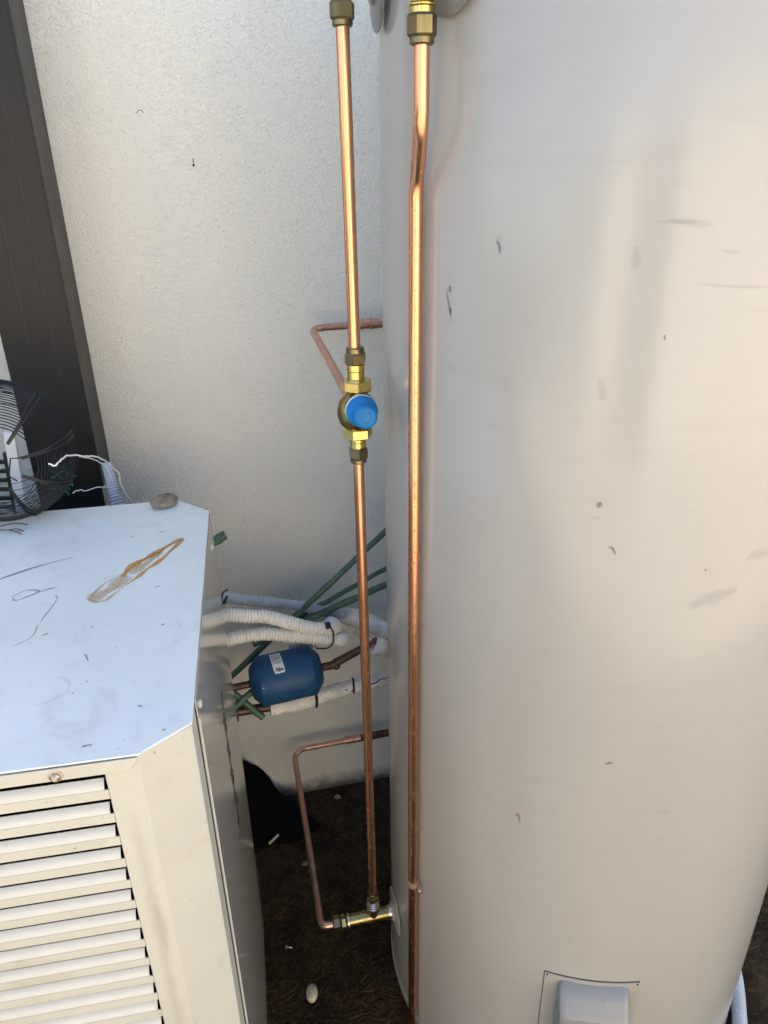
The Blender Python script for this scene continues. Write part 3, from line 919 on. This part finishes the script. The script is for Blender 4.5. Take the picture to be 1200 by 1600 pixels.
for pts, w in (([(-0.285, 0.345), (-0.2631, 0.3622), (-0.2213, 0.3878), (-0.1769, 0.4057)], 0.0030), ([(-0.2376, 0.3095), (-0.222, 0.325), (-0.2055, 0.3183), (-0.228, 0.302), (-0.234, 0.311)], 0.0020),
               ([(-0.222, 0.306), (-0.200, 0.320), (-0.185, 0.3260)], 0.0022), ([(-0.1837, 0.3061), (-0.1787, 0.2930), (-0.1882, 0.2423)], 0.0014), ([(-0.1882, 0.2423), (-0.190, 0.215), (-0.206, 0.2008)], 0.0011),
               ([(-0.123, 0.17), (-0.117, 0.155)], 0.0020), ([(-0.19, 0.32), (-0.183, 0.325)], 0.004), ([(-0.1262, 0.2227), (-0.1225, 0.2226)], 0.0020), ([(-0.055, 0.070), (-0.050, 0.066)], 0.0026),
               ([(-0.113, 0.119), (-0.1105, 0.1185)], 0.0016), ([(-0.028, 0.028), (-0.024, 0.029)], 0.0018), ([(-0.30, 0.50), (-0.265, 0.512), (-0.25, 0.505)], 0.006), ([(-0.10, 0.02), (-0.09, 0.021)], 0.003),
               ([(-0.08, 0.47), (-0.065, 0.475)], 0.004), ([(-0.07, 0.458), (-0.06, 0.46)], 0.0028), ([(-0.11, 0.45), (-0.105, 0.455)], 0.0028), ([(-0.06, 0.30), (-0.054, 0.302)], 0.0024), ([(-0.045, 0.21), (-0.04, 0.213)], 0.0022)):
    lid_mark('scratch', pts, w, 'scratch_dark' if w < 0.0035 else 'scuff_faint')
lid_mark('rust_spot', [(-0.178, 0.2165), (-0.1745, 0.2185), (-0.172, 0.2188)], 0.0022, 'rust_mark')
lid_mark('ring_stain', [(-0.165, 0.088), (-0.148, 0.092), (-0.130, 0.105), (-0.131, 0.122), (-0.145, 0.132), (-0.165, 0.128)], 0.0034, 'scuff_faint')
# runs of dirt on the corner panel
def vert_mark(x0, x1, z0, z1, mat):
    vs = [(x0, fy-0.0006, z0), (x1, fy-0.0006, z0), (x1, fy-0.0006, z1), (x0, fy-0.0006, z1)]
    upart(MB().add(vs, [(0,1,2,3)]), 'water_stain', mat, unit, 0, 0.0, [(0,0),(0,1),(1,1),(1,0)])
vert_mark(-0.076, -0.050, 0.55, 0.93, 'rain_stain')
vert_mark(-0.070, -0.0495, 0.72, 0.80, 'rain_stain')

# ------------------------------------------------------------------ things on and behind the unit
def ellipsoid(mb, c, a, seg=20, rings=10, rough=0.0, mtx=None):
    vs = []; fs = []
    for j in range(rings+1):
        th = math.pi*j/rings
        for k in range(seg):
            ph = 2*math.pi*k/seg
            q = 1 + random.uniform(-rough, rough)
            p = Vector((a[0]*math.sin(th)*math.cos(ph)*q, a[1]*math.sin(th)*math.sin(ph)*q, a[2]*math.cos(th)*q))
            if mtx: p = mtx @ p
            vs.append(Vector(c) + p)
    for j in range(rings):
        for k in range(seg):
            k2 = (k+1) % seg
            fs.append((j*seg+k, (j+1)*seg+k, (j+1)*seg+k2, j*seg+k2))
    mb.add(vs, fs)
st = empty('flat_stone', 'flat oval brown stone with a dark slit resting on the lid corner', 'stone', loc=(-0.112, 1.106, 1.0))
rot = (Matrix.Rotation(R(28), 4, 'Z') @ Matrix.Rotation(R(10), 4, 'X')).to_3x3().to_4x4()
mb = MB(); ellipsoid(mb, (-0.112, 1.104, 1.0085), (0.0225, 0.0170, 0.0085), 28, 12, 0.012, rot)
child(mb, 'stone_body', 'brown_stone', st, 60)
mb = MB(); ellipsoid(mb, (-0.106, 1.109, 1.0165), (0.0045, 0.0012, 0.0008), 12, 6, 0, rot)
child(mb, 'slit', 'black_void', st, 60)

# wire fan guard standing on its rim at the back edge of the lid
GC = Vector((-0.338, 1.133, 1.103)); GA = Vector((0.10, -1.0, 0.02)).normalized()
guard = empty('fan_guard', 'black wire fan guard of many rings standing on the lid', 'fan guard', loc=(GC.x, GC.y, 1.0))
gu = Vector((0,0,1)); gu = (gu - GA*gu.dot(GA)).normalized(); gw = GA.cross(gu)
if gw.x < 0: gw = -gw
def gpt(r, d, ang): return GC + GA*d + (gw*math.cos(ang) + gu*math.sin(ang))*r
def gring(r, d, w, n=56, wob=0.0):
    pts = [gpt(r*(1 + wob*math.sin(3*2*math.pi*k/n + r*90)), d, 2*math.pi*k/n) for k in range(n+1)]
    return MB().tube(pts, w, 5, False)
child(gring(0.1085, 0.0, 0.0016), 'rim_wire', 'black_wire', guard, 60)
child(gring(0.1085, 0.006, 0.0011), 'rim_wire', 'black_wire', guard, 60)
def dome(t):   # profile of the guard: side wall, then the domed face
    a = t*math.pi/2*0.9
    return 0.038 + 0.069*math.cos(a)**0.8 if t < 1 else 0.038, 0.066*math.sin(a)
for k in range(22):
    t = k/22
    r, d = dome(t)
    child(gring(r, d, 0.00085, 48, 0.003), 'ring_wire', 'black_wire', guard, 60)
for k in range(8):
    t = k/8
    r, d = dome(t)
    child(gring(r*0.985, -d*0.55, 0.0006, 48, 0.004), 'ring_wire', 'black_wire', guard, 60)
for k in range(9):
    a = R(10 + 40*k)
    for da in (-0.035, 0.035):
        pts = [gpt(dome(t/8)[0]+0.0008, dome(t/8)[1]+0.0008, a + da*(1.0 if t < 6 else 0.6)) for t in range(9)]
        child(MB().tube(pts, 0.0017, 6), 'spoke_wire', 'black_wire', guard, 60)
child(MB().tube([gpt(0.040, 0.062, R(8)), gpt(0.026, 0.067, R(20)), gpt(0.024, 0.067, R(-45)), gpt(0.037, 0.062, R(-48))], 0.0012, 6), 'motor_bracket', 'black_wire', guard, 60)
mb = MB()
for k in range(26):
    a0 = R(random.uniform(-46, -22)); rr = random.uniform(0.085, 0.107)
    p0 = gpt(rr, 0.01 + random.uniform(0, 0.01), a0)
    p1 = p0 + Vector((random.uniform(-0.010, 0.010), random.uniform(-0.004, 0.004), random.uniform(-0.006, 0.006)))
    p2 = p1 + Vector((random.uniform(-0.008, 0.008), random.uniform(-0.004, 0.004), random.uniform(-0.005, 0.005)))
    mb.tube(spline([p0, p1, p2], 3), 0.0005, 4)
tag(mb.build('green_thread', 'green_thread'), 'small tangle of green thread caught in the wire fan guard', 'thread')

# white slatted board behind the guard, at the edge of the picture
bd = empty('white_board', 'narrow white board edge behind the black fan guard', 'board', loc=(-0.36, 1.22, 0.9))
bm = Matrix.Translation((-0.362, 1.215, 0.86)) @ Matrix.Rotation(R(4), 4, 'Y')
child(MB().box((-0.006, 0, 0), (0.010, 0.012, 0.245), bm), 'board_edge', 'white_board', bd, 0, 0.001)
child(MB().box((-0.012, 0.002, 0), (-0.0062, 0.010, 0.21), bm), 'dark_strip', 'black_plastic', bd, 0)
for k in range(12):
    child(MB().box((-0.09, 0.004, 0.015+k*0.016), (-0.0125, 0.010, 0.021+k*0.016), bm), 'slat', 'black_plastic', bd, 0)

# twigs at the back of the lid
for i, pts in enumerate(([(-0.350, 1.075, 1.002), (-0.335, 1.066, 1.004), (-0.322, 1.069, 1.003), (-0.312, 1.061, 1.002)], [(-0.334, 1.067, 1.004), (-0.322, 1.060, 1.003), (-0.313, 1.052, 1.002)], [(-0.352, 1.086, 1.002), (-0.330, 1.090, 1.003), (-0.310, 1.083, 1.002)])):
    tag(MB().tube(spline(pts, 4), [0.0008]*(4*(len(pts)-1)+1), 5).build('twig', 'twig_bark'),
        ['dark kinked twig lying on the lid, longest and nearest the corner', 'short side twig touching the kinked twig on the lid', 'dark twig on the lid right under the fan guard'][i], 'twig', 'twigs on the lid')

def corrugated(pts, r, pitch, seg=14, ridge=0.0030):
    path = resample(pts, pitch/4)
    prof = (0, 0.9, 1.0, 0.9)
    rad = [r - ridge + ridge*prof[i % 4] for i in range(len(path))]
    return MB().tube(path, rad, seg, True)
# short flexible conduit coming out of the cover, wires out of it
tag(corrugated(spline([(-0.219, 1.30, 1.005), (-0.213, 1.275, 0.985), (-0.206, 1.25, 0.950), (-0.196, 1.235, 0.89), (-0.180, 1.23, 0.83)], 10), 0.0098, 0.0052).build('conduit', 'conduit_grey', None, 60),
    'short grey ribbed conduit coming out at the foot of the dark wall cover', 'conduit', 'flexible conduits')
def wire(pts, w, name, label):
    P3 = spline(pts, 6)
    P3 = [p + Vector((random.uniform(-1,1), random.uniform(-1,1), random.uniform(-1,1)))*0.0009 for p in P3]
    tag(MB().tube(P3, w, 6).build(name, 'white_wire', None, 60), label, 'wire', 'loose white wires')
wire([(-0.2532, 1.045, 1.1094), (-0.2454, 1.045, 1.1057), (-0.2388, 1.06, 1.108), (-0.2336, 1.08, 1.1058), (-0.2217, 1.13, 1.0857), (-0.2081, 1.18, 1.0622), (-0.2004, 1.22, 1.0324), (-0.1921, 1.235, 1.0103), (-0.1915, 1.24, 0.9843), (-0.1812, 1.245, 0.9503)], 0.0013, 'loose_wire', 'thicker twisted white wire arching over to the lid edge')
wire([(-0.266, 1.252, 1.0435), (-0.24, 1.255, 1.036), (-0.222, 1.26, 1.024), (-0.214, 1.265, 1.010), (-0.212, 1.272, 0.990)], 0.0008, 'loose_wire', 'thin white wire curving down into the short grey conduit')
wire([(-0.275, 1.25, 0.977), (-0.262, 1.25, 0.981), (-0.252, 1.25, 0.978), (-0.232, 1.255, 0.981), (-0.214, 1.262, 0.976)], 0.0009, 'loose_wire', 'lowest white wire sticking out sideways from the short grey conduit')

# ------------------------------------------------------------------ conduits, stakes and refrigerant lines behind the unit
BY = 1.19
def zt(name, mbs, label, cat, group=None, mat='black_plastic'):
    return tag(mbs.build(name, mat, None, 40), label, cat, group)
ca1 = [(-0.105, 1.15, 0.722), (-0.052, BY, 0.726), (0.0, BY, 0.718), (0.036, BY, 0.710), (0.107, BY, 0.675), (0.148, BY+0.003, 0.664), (0.163, BY+0.025, 0.650), (0.165, 1.26, 0.628), (0.16, 1.31, 0.600)]
tag(corrugated(spline(ca1, 10), 0.0134, 0.0058, 16).build('conduit', 'conduit_plastic', None, 60), 'upper fat white ribbed conduit leaving the back of the heat pump', 'conduit', 'flexible conduits')
ca2 = [(-0.105, 1.15, 0.664), (-0.052, BY, 0.670), (0.0, BY, 0.676), (0.036, BY, 0.672), (0.107, BY, 0.653), (0.143, BY, 0.643), (0.168, BY+0.006, 0.632), (0.176, BY+0.03, 0.617), (0.160, BY+0.05, 0.606), (0.120, BY+0.058, 0.600), (0.07, BY+0.06, 0.606)]
tag(corrugated(spline(ca2, 10), 0.0134, 0.0058, 16).build('conduit', 'conduit_plastic', None, 60), 'lower fat white ribbed conduit that loops back behind the blue drier', 'conduit', 'flexible conduits')
ca3 = [(-0.075, 1.23, 0.735), (-0.045, 1.27, 0.716), (0.015, 1.285, 0.690), (0.104, 1.30, 0.655), (0.16, 1.31, 0.625), (0.22, 1.32, 0.60)]
tag(corrugated(spline(ca3, 10), 0.0110, 0.0056, 14).build('conduit', 'conduit_grey', None, 60), 'thinner grey ribbed conduit running behind the two fat ones', 'conduit', 'flexible conduits')
mb = MB(); mb.tube(spline([(-0.060, BY-0.004, 0.700), (-0.055, BY-0.016, 0.712), (-0.050, BY-0.014, 0.738), (-0.046, BY+0.02, 0.760), (-0.036, BY+0.05, 0.752)], 5), 0.0022, 6)
mb.tube([(-0.044, BY-0.004, 0.756), (-0.036, BY-0.006, 0.772)], [0.0035, 0.002], 6)
zt('cable_tie', mb, 'black cable tie round the conduits beside the heat pump edge', 'cable tie', 'cable ties')
mb = MB(); mb.tube(spline([(0.145, BY-0.012, 0.682), (0.152, BY-0.0145, 0.672), (0.154, BY-0.016, 0.655), (0.151, BY-0.016, 0.640), (0.140, BY-0.012, 0.629), (0.120, BY-0.005, 0.627)], 6), 0.0016, 6)
mb.box((0.140, BY-0.016, 0.676), (0.150, BY-0.004, 0.684))
zt('cable_tie', mb, 'thin black cable tie closing round the right end of the two fat conduits', 'cable tie', 'cable ties')
def stake(p0, p1, r, label):
    p0, p1 = Vector(p0), Vector(p1)
    pts = [p0 + (p1-p0)*(k/16) + Vector((0, 0, 0.0008*math.sin(k*1.9))) for k in range(17)]
    rad = [r*(1 + (0.10 if k % 5 == 2 else 0.0) + random.uniform(-0.03, 0.03)) for k in range(17)]
    tag(MB().tube(pts, rad, 10).build('garden_stake', 'stake_green', None, 50), label, 'stake', 'green garden stakes')
stake((0.36, 1.335, 0.845), (-0.13, 1.25, 0.47), 0.0062, 'steepest green stake rising behind the tank edge')
stake((0.36, 1.315, 0.695), (0.00, 1.28, 0.592), 0.0072, 'thick green stake lying lowest, just above the white lagging')
stake((0.36, 1.36, 0.712), (0.02, 1.30, 0.590), 0.0052, 'thin green stake between the steep one and the thick one')
stake((-0.026, 1.20, 0.889), (-0.13, 1.19, 0.842), 0.0085, 'short green stake end poking out beside the lid corner')
stake((0.10, 1.235, 0.60), (-0.085, 1.16, 0.505), 0.0068, 'dark green stake passing behind the left of the blue drier')
stake((0.004, 1.17, 0.490), (-0.07, 1.20, 0.570), 0.0066, 'short green stake crossing in front of the dark drier stub')

# blue filter drier
dr = empty('filter_drier', 'blue cylindrical filter drier with a white label on dark copper lines', 'filter drier', loc=(0.058, BY+0.005, 0.51))
A0 = Vector((-0.014, BY, 0.562)); A1 = Vector((0.130, BY+0.006, 0.571)); ax = (A1-A0).normalized(); DL = (A1-A0).length; DR = 0.050
prof = [(0, 0.010), (0.001, 0.024), (0.003, 0.031), (0.0175, 0.0475), (0.0195, 0.0492), (0.022, DR), (DL-0.022, DR), (DL-0.0195, 0.0492), (DL-0.0175, 0.0475), (DL-0.003, 0.030), (DL-0.001, 0.023), (DL, 0.010)]
child(MB().lathe(prof, A0, ax, 48), 'drier_body', 'drier_blue', dr, 50)
child(MB().tube(fillet([A0 + ax*0.004, A0 - ax*0.04, (-0.075, 1.15, 0.560), (-0.085, 1.10, 0.56)], 0.02), 0.0072, 16), 'left_stub', 'copper_dark', dr)
child(MB().tube([A1 - ax*0.004, A1 + ax*0.022, (0.162, BY+0.010, 0.576), (0.215, BY+0.02, 0.592), (0.25, BY+0.03, 0.600)], [0.0082, 0.0082, 0.0086, 0.0078, 0.0078], 16), 'right_stub', 'copper_dark', dr)
mb = MB(); ellipsoid(mb, A1 + ax*0.030 + Vector((0,0,-0.004)), (0.008, 0.008, 0.009), 12, 8, 0.08)
child(mb, 'solder_joint', 'copper_dark', dr, 60)
mb = MB(); ellipsoid(mb, A0 + ax*0.025 + Vector((0,-0.046,0.018)), (0.0015, 0.001, 0.0015), 8, 6)
child(mb, 'paint_chip', 'label_paper', dr, 60)
# label wrapped on the upper front of the drier, printed upside down as seen from here
side_u = ax.cross(Vector((0,0,1))).normalized()
if side_u.y > 0: side_u = -side_u          # towards the viewer
up_u = side_u.cross(ax)
if up_u.z < 0: up_u = -up_u
def on_drier(s_, th, off=0.0):
    """s_ along the axis, th degrees up from the horizontal front"""
    return A0 + ax*s_ + (side_u*math.cos(R(th)) + up_u*math.sin(R(th)))*(DR+off)
S0, S1, T0, T1 = 0.0500, 0.0710, 46.0, 104.0
cx = (S0+S1)/2
n = 14; vs = []; fs = []
sk = lambda th: -(th-T0)/(T1-T0)*0.0045          # label sits slightly askew
for k in range(n+1):
    th = T0 + (T1-T0)*k/n
    q = 0.0016 if k == 0 else (0.0004 if k == 1 else 0.0)
    vs += [on_drier(S0+q+sk(th), th, 0.0006), on_drier(S1-q+sk(th), th, 0.0006)]
for k in range(n): fs.append((2*k, 2*k+1, 2*k+3, 2*k+2))
lab = child(MB().add(vs, fs), 'label', 'label_paper', dr, 60)
def print_text(body, size, th_base, parent):
    cu = bpy.data.curves.new('print', 'FONT'); cu.body = body; cu.size = size; cu.align_x = 'CENTER'; cu.offset = size*0.035
    tmp = bpy.data.objects.new('print', cu); COL.objects.link(tmp)
    bpy.context.view_layer.update()
    me = bpy.data.meshes.new_from_object(tmp.evaluated_get(bpy.context.evaluated_depsgraph_get()))
    bpy.data.objects.remove(tmp)
    for v in me.vertices:
        th = th_base - math.degrees(-v.co.y/DR) * -1 if False else th_base + math.degrees(v.co.y/DR) * -1
        v.co = on_drier(cx - v.co.x + sk(th), th, 0.0011)
    me.materials.append(MATS['label_ink'])
    ob = bpy.data.objects.new('print', me); COL.objects.link(ob)
    ob.parent = parent
    return ob
def ink_box(s0, s1, t0, t1):
    vs = [on_drier(s0+sk(t0), t0, 0.0011), on_drier(s1+sk(t0), t0, 0.0011), on_drier(s1+sk(t1), t1, 0.0011), on_drier(s0+sk(t1), t1, 0.0011)]
    ob = MB().add(vs, [(0,1,2,3)]).build('print', 'label_ink', None, 0)
    ob.parent = lab
mb = MB(); mb.lathe([(0, 0.0013), (0.0004, 0.0013)], on_drier(cx+sk(50), 50.5, 0.0007), on_drier(cx, 50.5, 0.1)-on_drier(cx, 50.5, 0), 12)
ob = mb.build('print', 'label_ink', None, 0); ob.parent = lab
print_text('EMERSON', 0.0038, 54.2, lab)
print_text('BFK', 0.0084, 59.2, lab)
for t in (69, 72.2, 75.4, 79.5, 83.0, 87.0, 91.0, 94.5):
    x = cx - 0.0080
    while x < cx + 0.0075:
        L = random.uniform(0.0012, 0.0038)
        ink_box(x, min(x+L, cx+0.008), t, t + (1.9 if t in (79.5, 83.0) else 1.1))
        x += L + 0.0009

# lagged refrigerant lines
def lagged(pts, r, name='lagging'):
    path = resample(spline(pts, 10), 0.006)
    rad = [r*(1 + 0.07*math.sin(i*0.9) + random.uniform(-0.10, 0.10)) for i in range(len(path))]
    return MB().tube(path, rad, 18)
l1 = empty('lagged_pipe', 'white wrapped pipe looping behind the copper riser from the conduits to the drier', 'lagged pipe', 'lagged refrigerant pipes', (0.25, 1.27, 0.6))
child(lagged([(0.125, 1.33, 0.618), (0.171, 1.325, 0.606), (0.226, 1.32, 0.592), (0.282, 1.30, 0.566), (0.315, 1.27, 0.545), (0.318, 1.235, 0.545), (0.290, 1.215, 0.565), (0.238, 1.208, 0.598)], 0.0185), 'wrap', 'insulation_wrap', l1, 60)
child(lagged([(0.17, 1.375, 0.560), (0.23, 1.35, 0.548), (0.28, 1.30, 0.53), (0.32, 1.26, 0.52)], 0.0185), 'wrap', 'insulation_wrap', l1, 60)
mb = MB()
for k in range(16):
    a = random.uniform(0, 6.28); p = Vector((0.236, 1.207, 0.598)) + Vector((0, math.cos(a), math.sin(a)))*0.013
    mb.tube([p, p + Vector((-random.uniform(0.002, 0.008), 0.4*math.cos(a)*0.006, 0.4*math.sin(a)*0.006 - 0.003))], [0.0006, 0.0002], 4)
child(mb, 'frayed_end', 'white_wire', l1, 0)
mb = MB(); mb.tube(spline([(0.288, 1.20, 0.548), (0.280, 1.190, 0.562), (0.281, 1.196, 0.578), (0.292, 1.213, 0.583)], 5), 0.0028, 6)
ellipsoid(mb, (0.277, 1.190, 0.577), (0.0052, 0.0045, 0.0045), 10, 8)
zt('cable_tie', mb, 'black cable tie knot on the lagging at the tank edge', 'cable tie', 'cable ties')
l2 = empty('lagged_pipe', 'frayed white wrapped pipe running under the blue drier', 'lagged pipe', 'lagged refrigerant pipes', (0.12, 1.2, 0.47))
child(lagged([(0.020, 1.192, 0.4955), (0.071, 1.195, 0.493), (0.110, 1.20, 0.4935)], 0.0162), 'wrap', 'insulation_wrap', l2, 60)
child(lagged([(0.110, 1.20, 0.4935), (0.132, 1.205, 0.495), (0.207, 1.215, 0.497), (0.268, 1.225, 0.495), (0.34, 1.235, 0.49)], 0.0150), 'wrap', 'insulation_wrap', l2, 60)
child(MB().tube([(-0.11, 1.165, 0.505), (-0.047, 1.185, 0.503), (0.03, 1.192, 0.496)], 0.0095, 18), 'bare_pipe', 'copper_dark', l2)
child(MB().lathe([(0, 0.019), (0.001, 0.0205), (0.004, 0.0205), (0.005, 0.019)], (-0.052, 1.183, 0.503), (1, 0.25, 0), 24), 'grommet', 'black_plastic', l2)
mb = MB()
def around(c, r, w, a0, a1):
    c = Vector(c)
    return [c + Vector((0.0, -math.cos(R(a))*r, math.sin(R(a))*r)) + Vector((0.004*(a-a0)/(a1-a0), 0, 0)) for a in range(int(a0), int(a1)+1, 15)]
mb.tube(around((0.112, 1.200, 0.4935), 0.0172, 0, -110, 160), 0.0032, 6)
zt('cable_tie', mb, 'wide black tie round the lagging under the right end of the blue drier', 'cable tie', 'cable ties')
mb = MB(); mb.tube(around((0.193, 1.214, 0.497), 0.0162, 0, -20, 170), 0.0024, 6)
mb.tube(spline([(0.195, 1.197, 0.502), (0.185, 1.199, 0.497), (0.178, 1.199, 0.503), (0.170, 1.198, 0.4975)], 3), 0.0014, 5)
zt('cable_tie', mb, 'loose black tie on the lower lagging left of the copper riser', 'cable tie', 'cable ties')
mb = MB(); mb.tube([Vector(p) + Vector((0, 0, random.uniform(-0.002, 0.002))) for p in spline([(0.212, 1.198, 0.502), (0.235, 1.205, 0.503), (0.262, 1.209, 0.508), (0.30, 1.215, 0.505)], 6)], 0.0011, 5)
zt('cable_tie', mb, 'thin ragged black tie along the lower lagging beside the tank edge', 'cable tie', 'cable ties')

# black plastic slumped against the foot of the wall
mb = MB()
NX, NZ = 16, 14
for j in range(NZ+1):
    t = j/NZ
    for i in range(NX+1):
        s_ = i/NX
        top = 0.236 - 0.215*max(0, (s_-0.45)/0.55)**0.85 + 0.01*math.sin(s_*9)
        x = -0.20 + s_*(0.235 + 0.075*t**1.5) + 0.008*math.sin(t*11 + s_*4)*s_
        z = top*(1-t)
        y = WY - 0.012 - 0.19*t**1.6*(1-0.35*s_) - 0.012*math.sin(s_*14 + t*3) + random.uniform(-0.004, 0.004)
        mb.v.append(Vector((x, y, z + 0.002)))
for j in range(NZ):
    for i in range(NX):
        a = j*(NX+1)+i
        mb.f.append((a, a+NX+1, a+NX+2, a+1))
ob = mb.build('plastic_sheet', 'black_void', None, 60)
sm = ob.modifiers.new('thickness', 'SOLIDIFY'); sm.thickness = 0.002
tag(ob, 'black plastic sheet slumped at the wall foot behind the heat pump', 'plastic sheet')

# white conduit on the ground at the right of the tank
tag(corrugated(spline([(0.97, 0.99, 0.020), (0.905, 0.85, 0.022), (0.868, 0.760, 0.022), (0.835, 0.700, 0.022), (0.785, 0.630, 0.022), (0.70, 0.55, 0.02)], 12), 0.0135, 0.0052, 16).build('conduit', 'conduit_grey', None, 60),
    'pale ribbed conduit on the soil right of the tank foot', 'conduit', 'flexible conduits')

# ------------------------------------------------------------------ small things on the soil
mb = MB(); ellipsoid(mb, (0.039, 0.909, 0.0105), (0.0115, 0.0185, 0.0100), 24, 14, 0.012, Matrix.Rotation(R(-8), 4, 'Z'))
tag(mb.build('pebble', 'pebble_stone', None, 60), 'pale yellowish egg shaped pebble on the dark soil', 'pebble')
mb = MB(); ellipsoid(mb, (0.170, 1.389, 0.006), (0.009, 0.007, 0.005), 10, 7, 0.18)
tag(mb.build('stone_chip', 'brown_stone', None, 20), 'grey white stone chip close to the wall foot', 'stone', 'stone chips')
mb = MB(); ellipsoid(mb, (0.064, 1.212, 0.005), (0.0070, 0.0065, 0.005), 10, 7, 0.2)
tag(mb.build('stone_chip', 'brown_stone', None, 20), 'small pale stone chip left of the low copper pipe', 'stone', 'stone chips')
mb = MB().tube([(-0.014, 1.280, 0.012), (0.010, 1.300, 0.014)], [0.0030, 0.0026], 6)
tag(mb.build('wood_splinter', 'litter_pale', None, 0), 'short yellowish splinter lying by the black plastic', 'splinter')
sw = MB().lathe([(0, 0.0034), (0.0012, 0.0034), (0.002, 0.0014), (0.012, 0.0012), (0.014, 0.0004)], (-0.001, 1.018, 0.006), (0.9, -0.35, 0.05), 10)
tag(sw.build('screw', 'nickel', None, 30), 'small silver screw dropped on the dark soil', 'screw')
for i, (x, y, s_) in enumerate(((0.058, 0.83, 0.004), (0.118, 0.826, 0.005))):
    mb = MB(); ellipsoid(mb, (x, y, s_*0.4), (s_, s_*0.8, s_*0.55), 8, 6, 0.25)
    tag(mb.build('soil_crumb', 'brown_stone', None, 20), ['grey crumb on the soil just nearer than the egg shaped pebble', 'grey crumb on the soil between the pebble and the tank foot'][i], 'crumb', 'crumbs of soil')
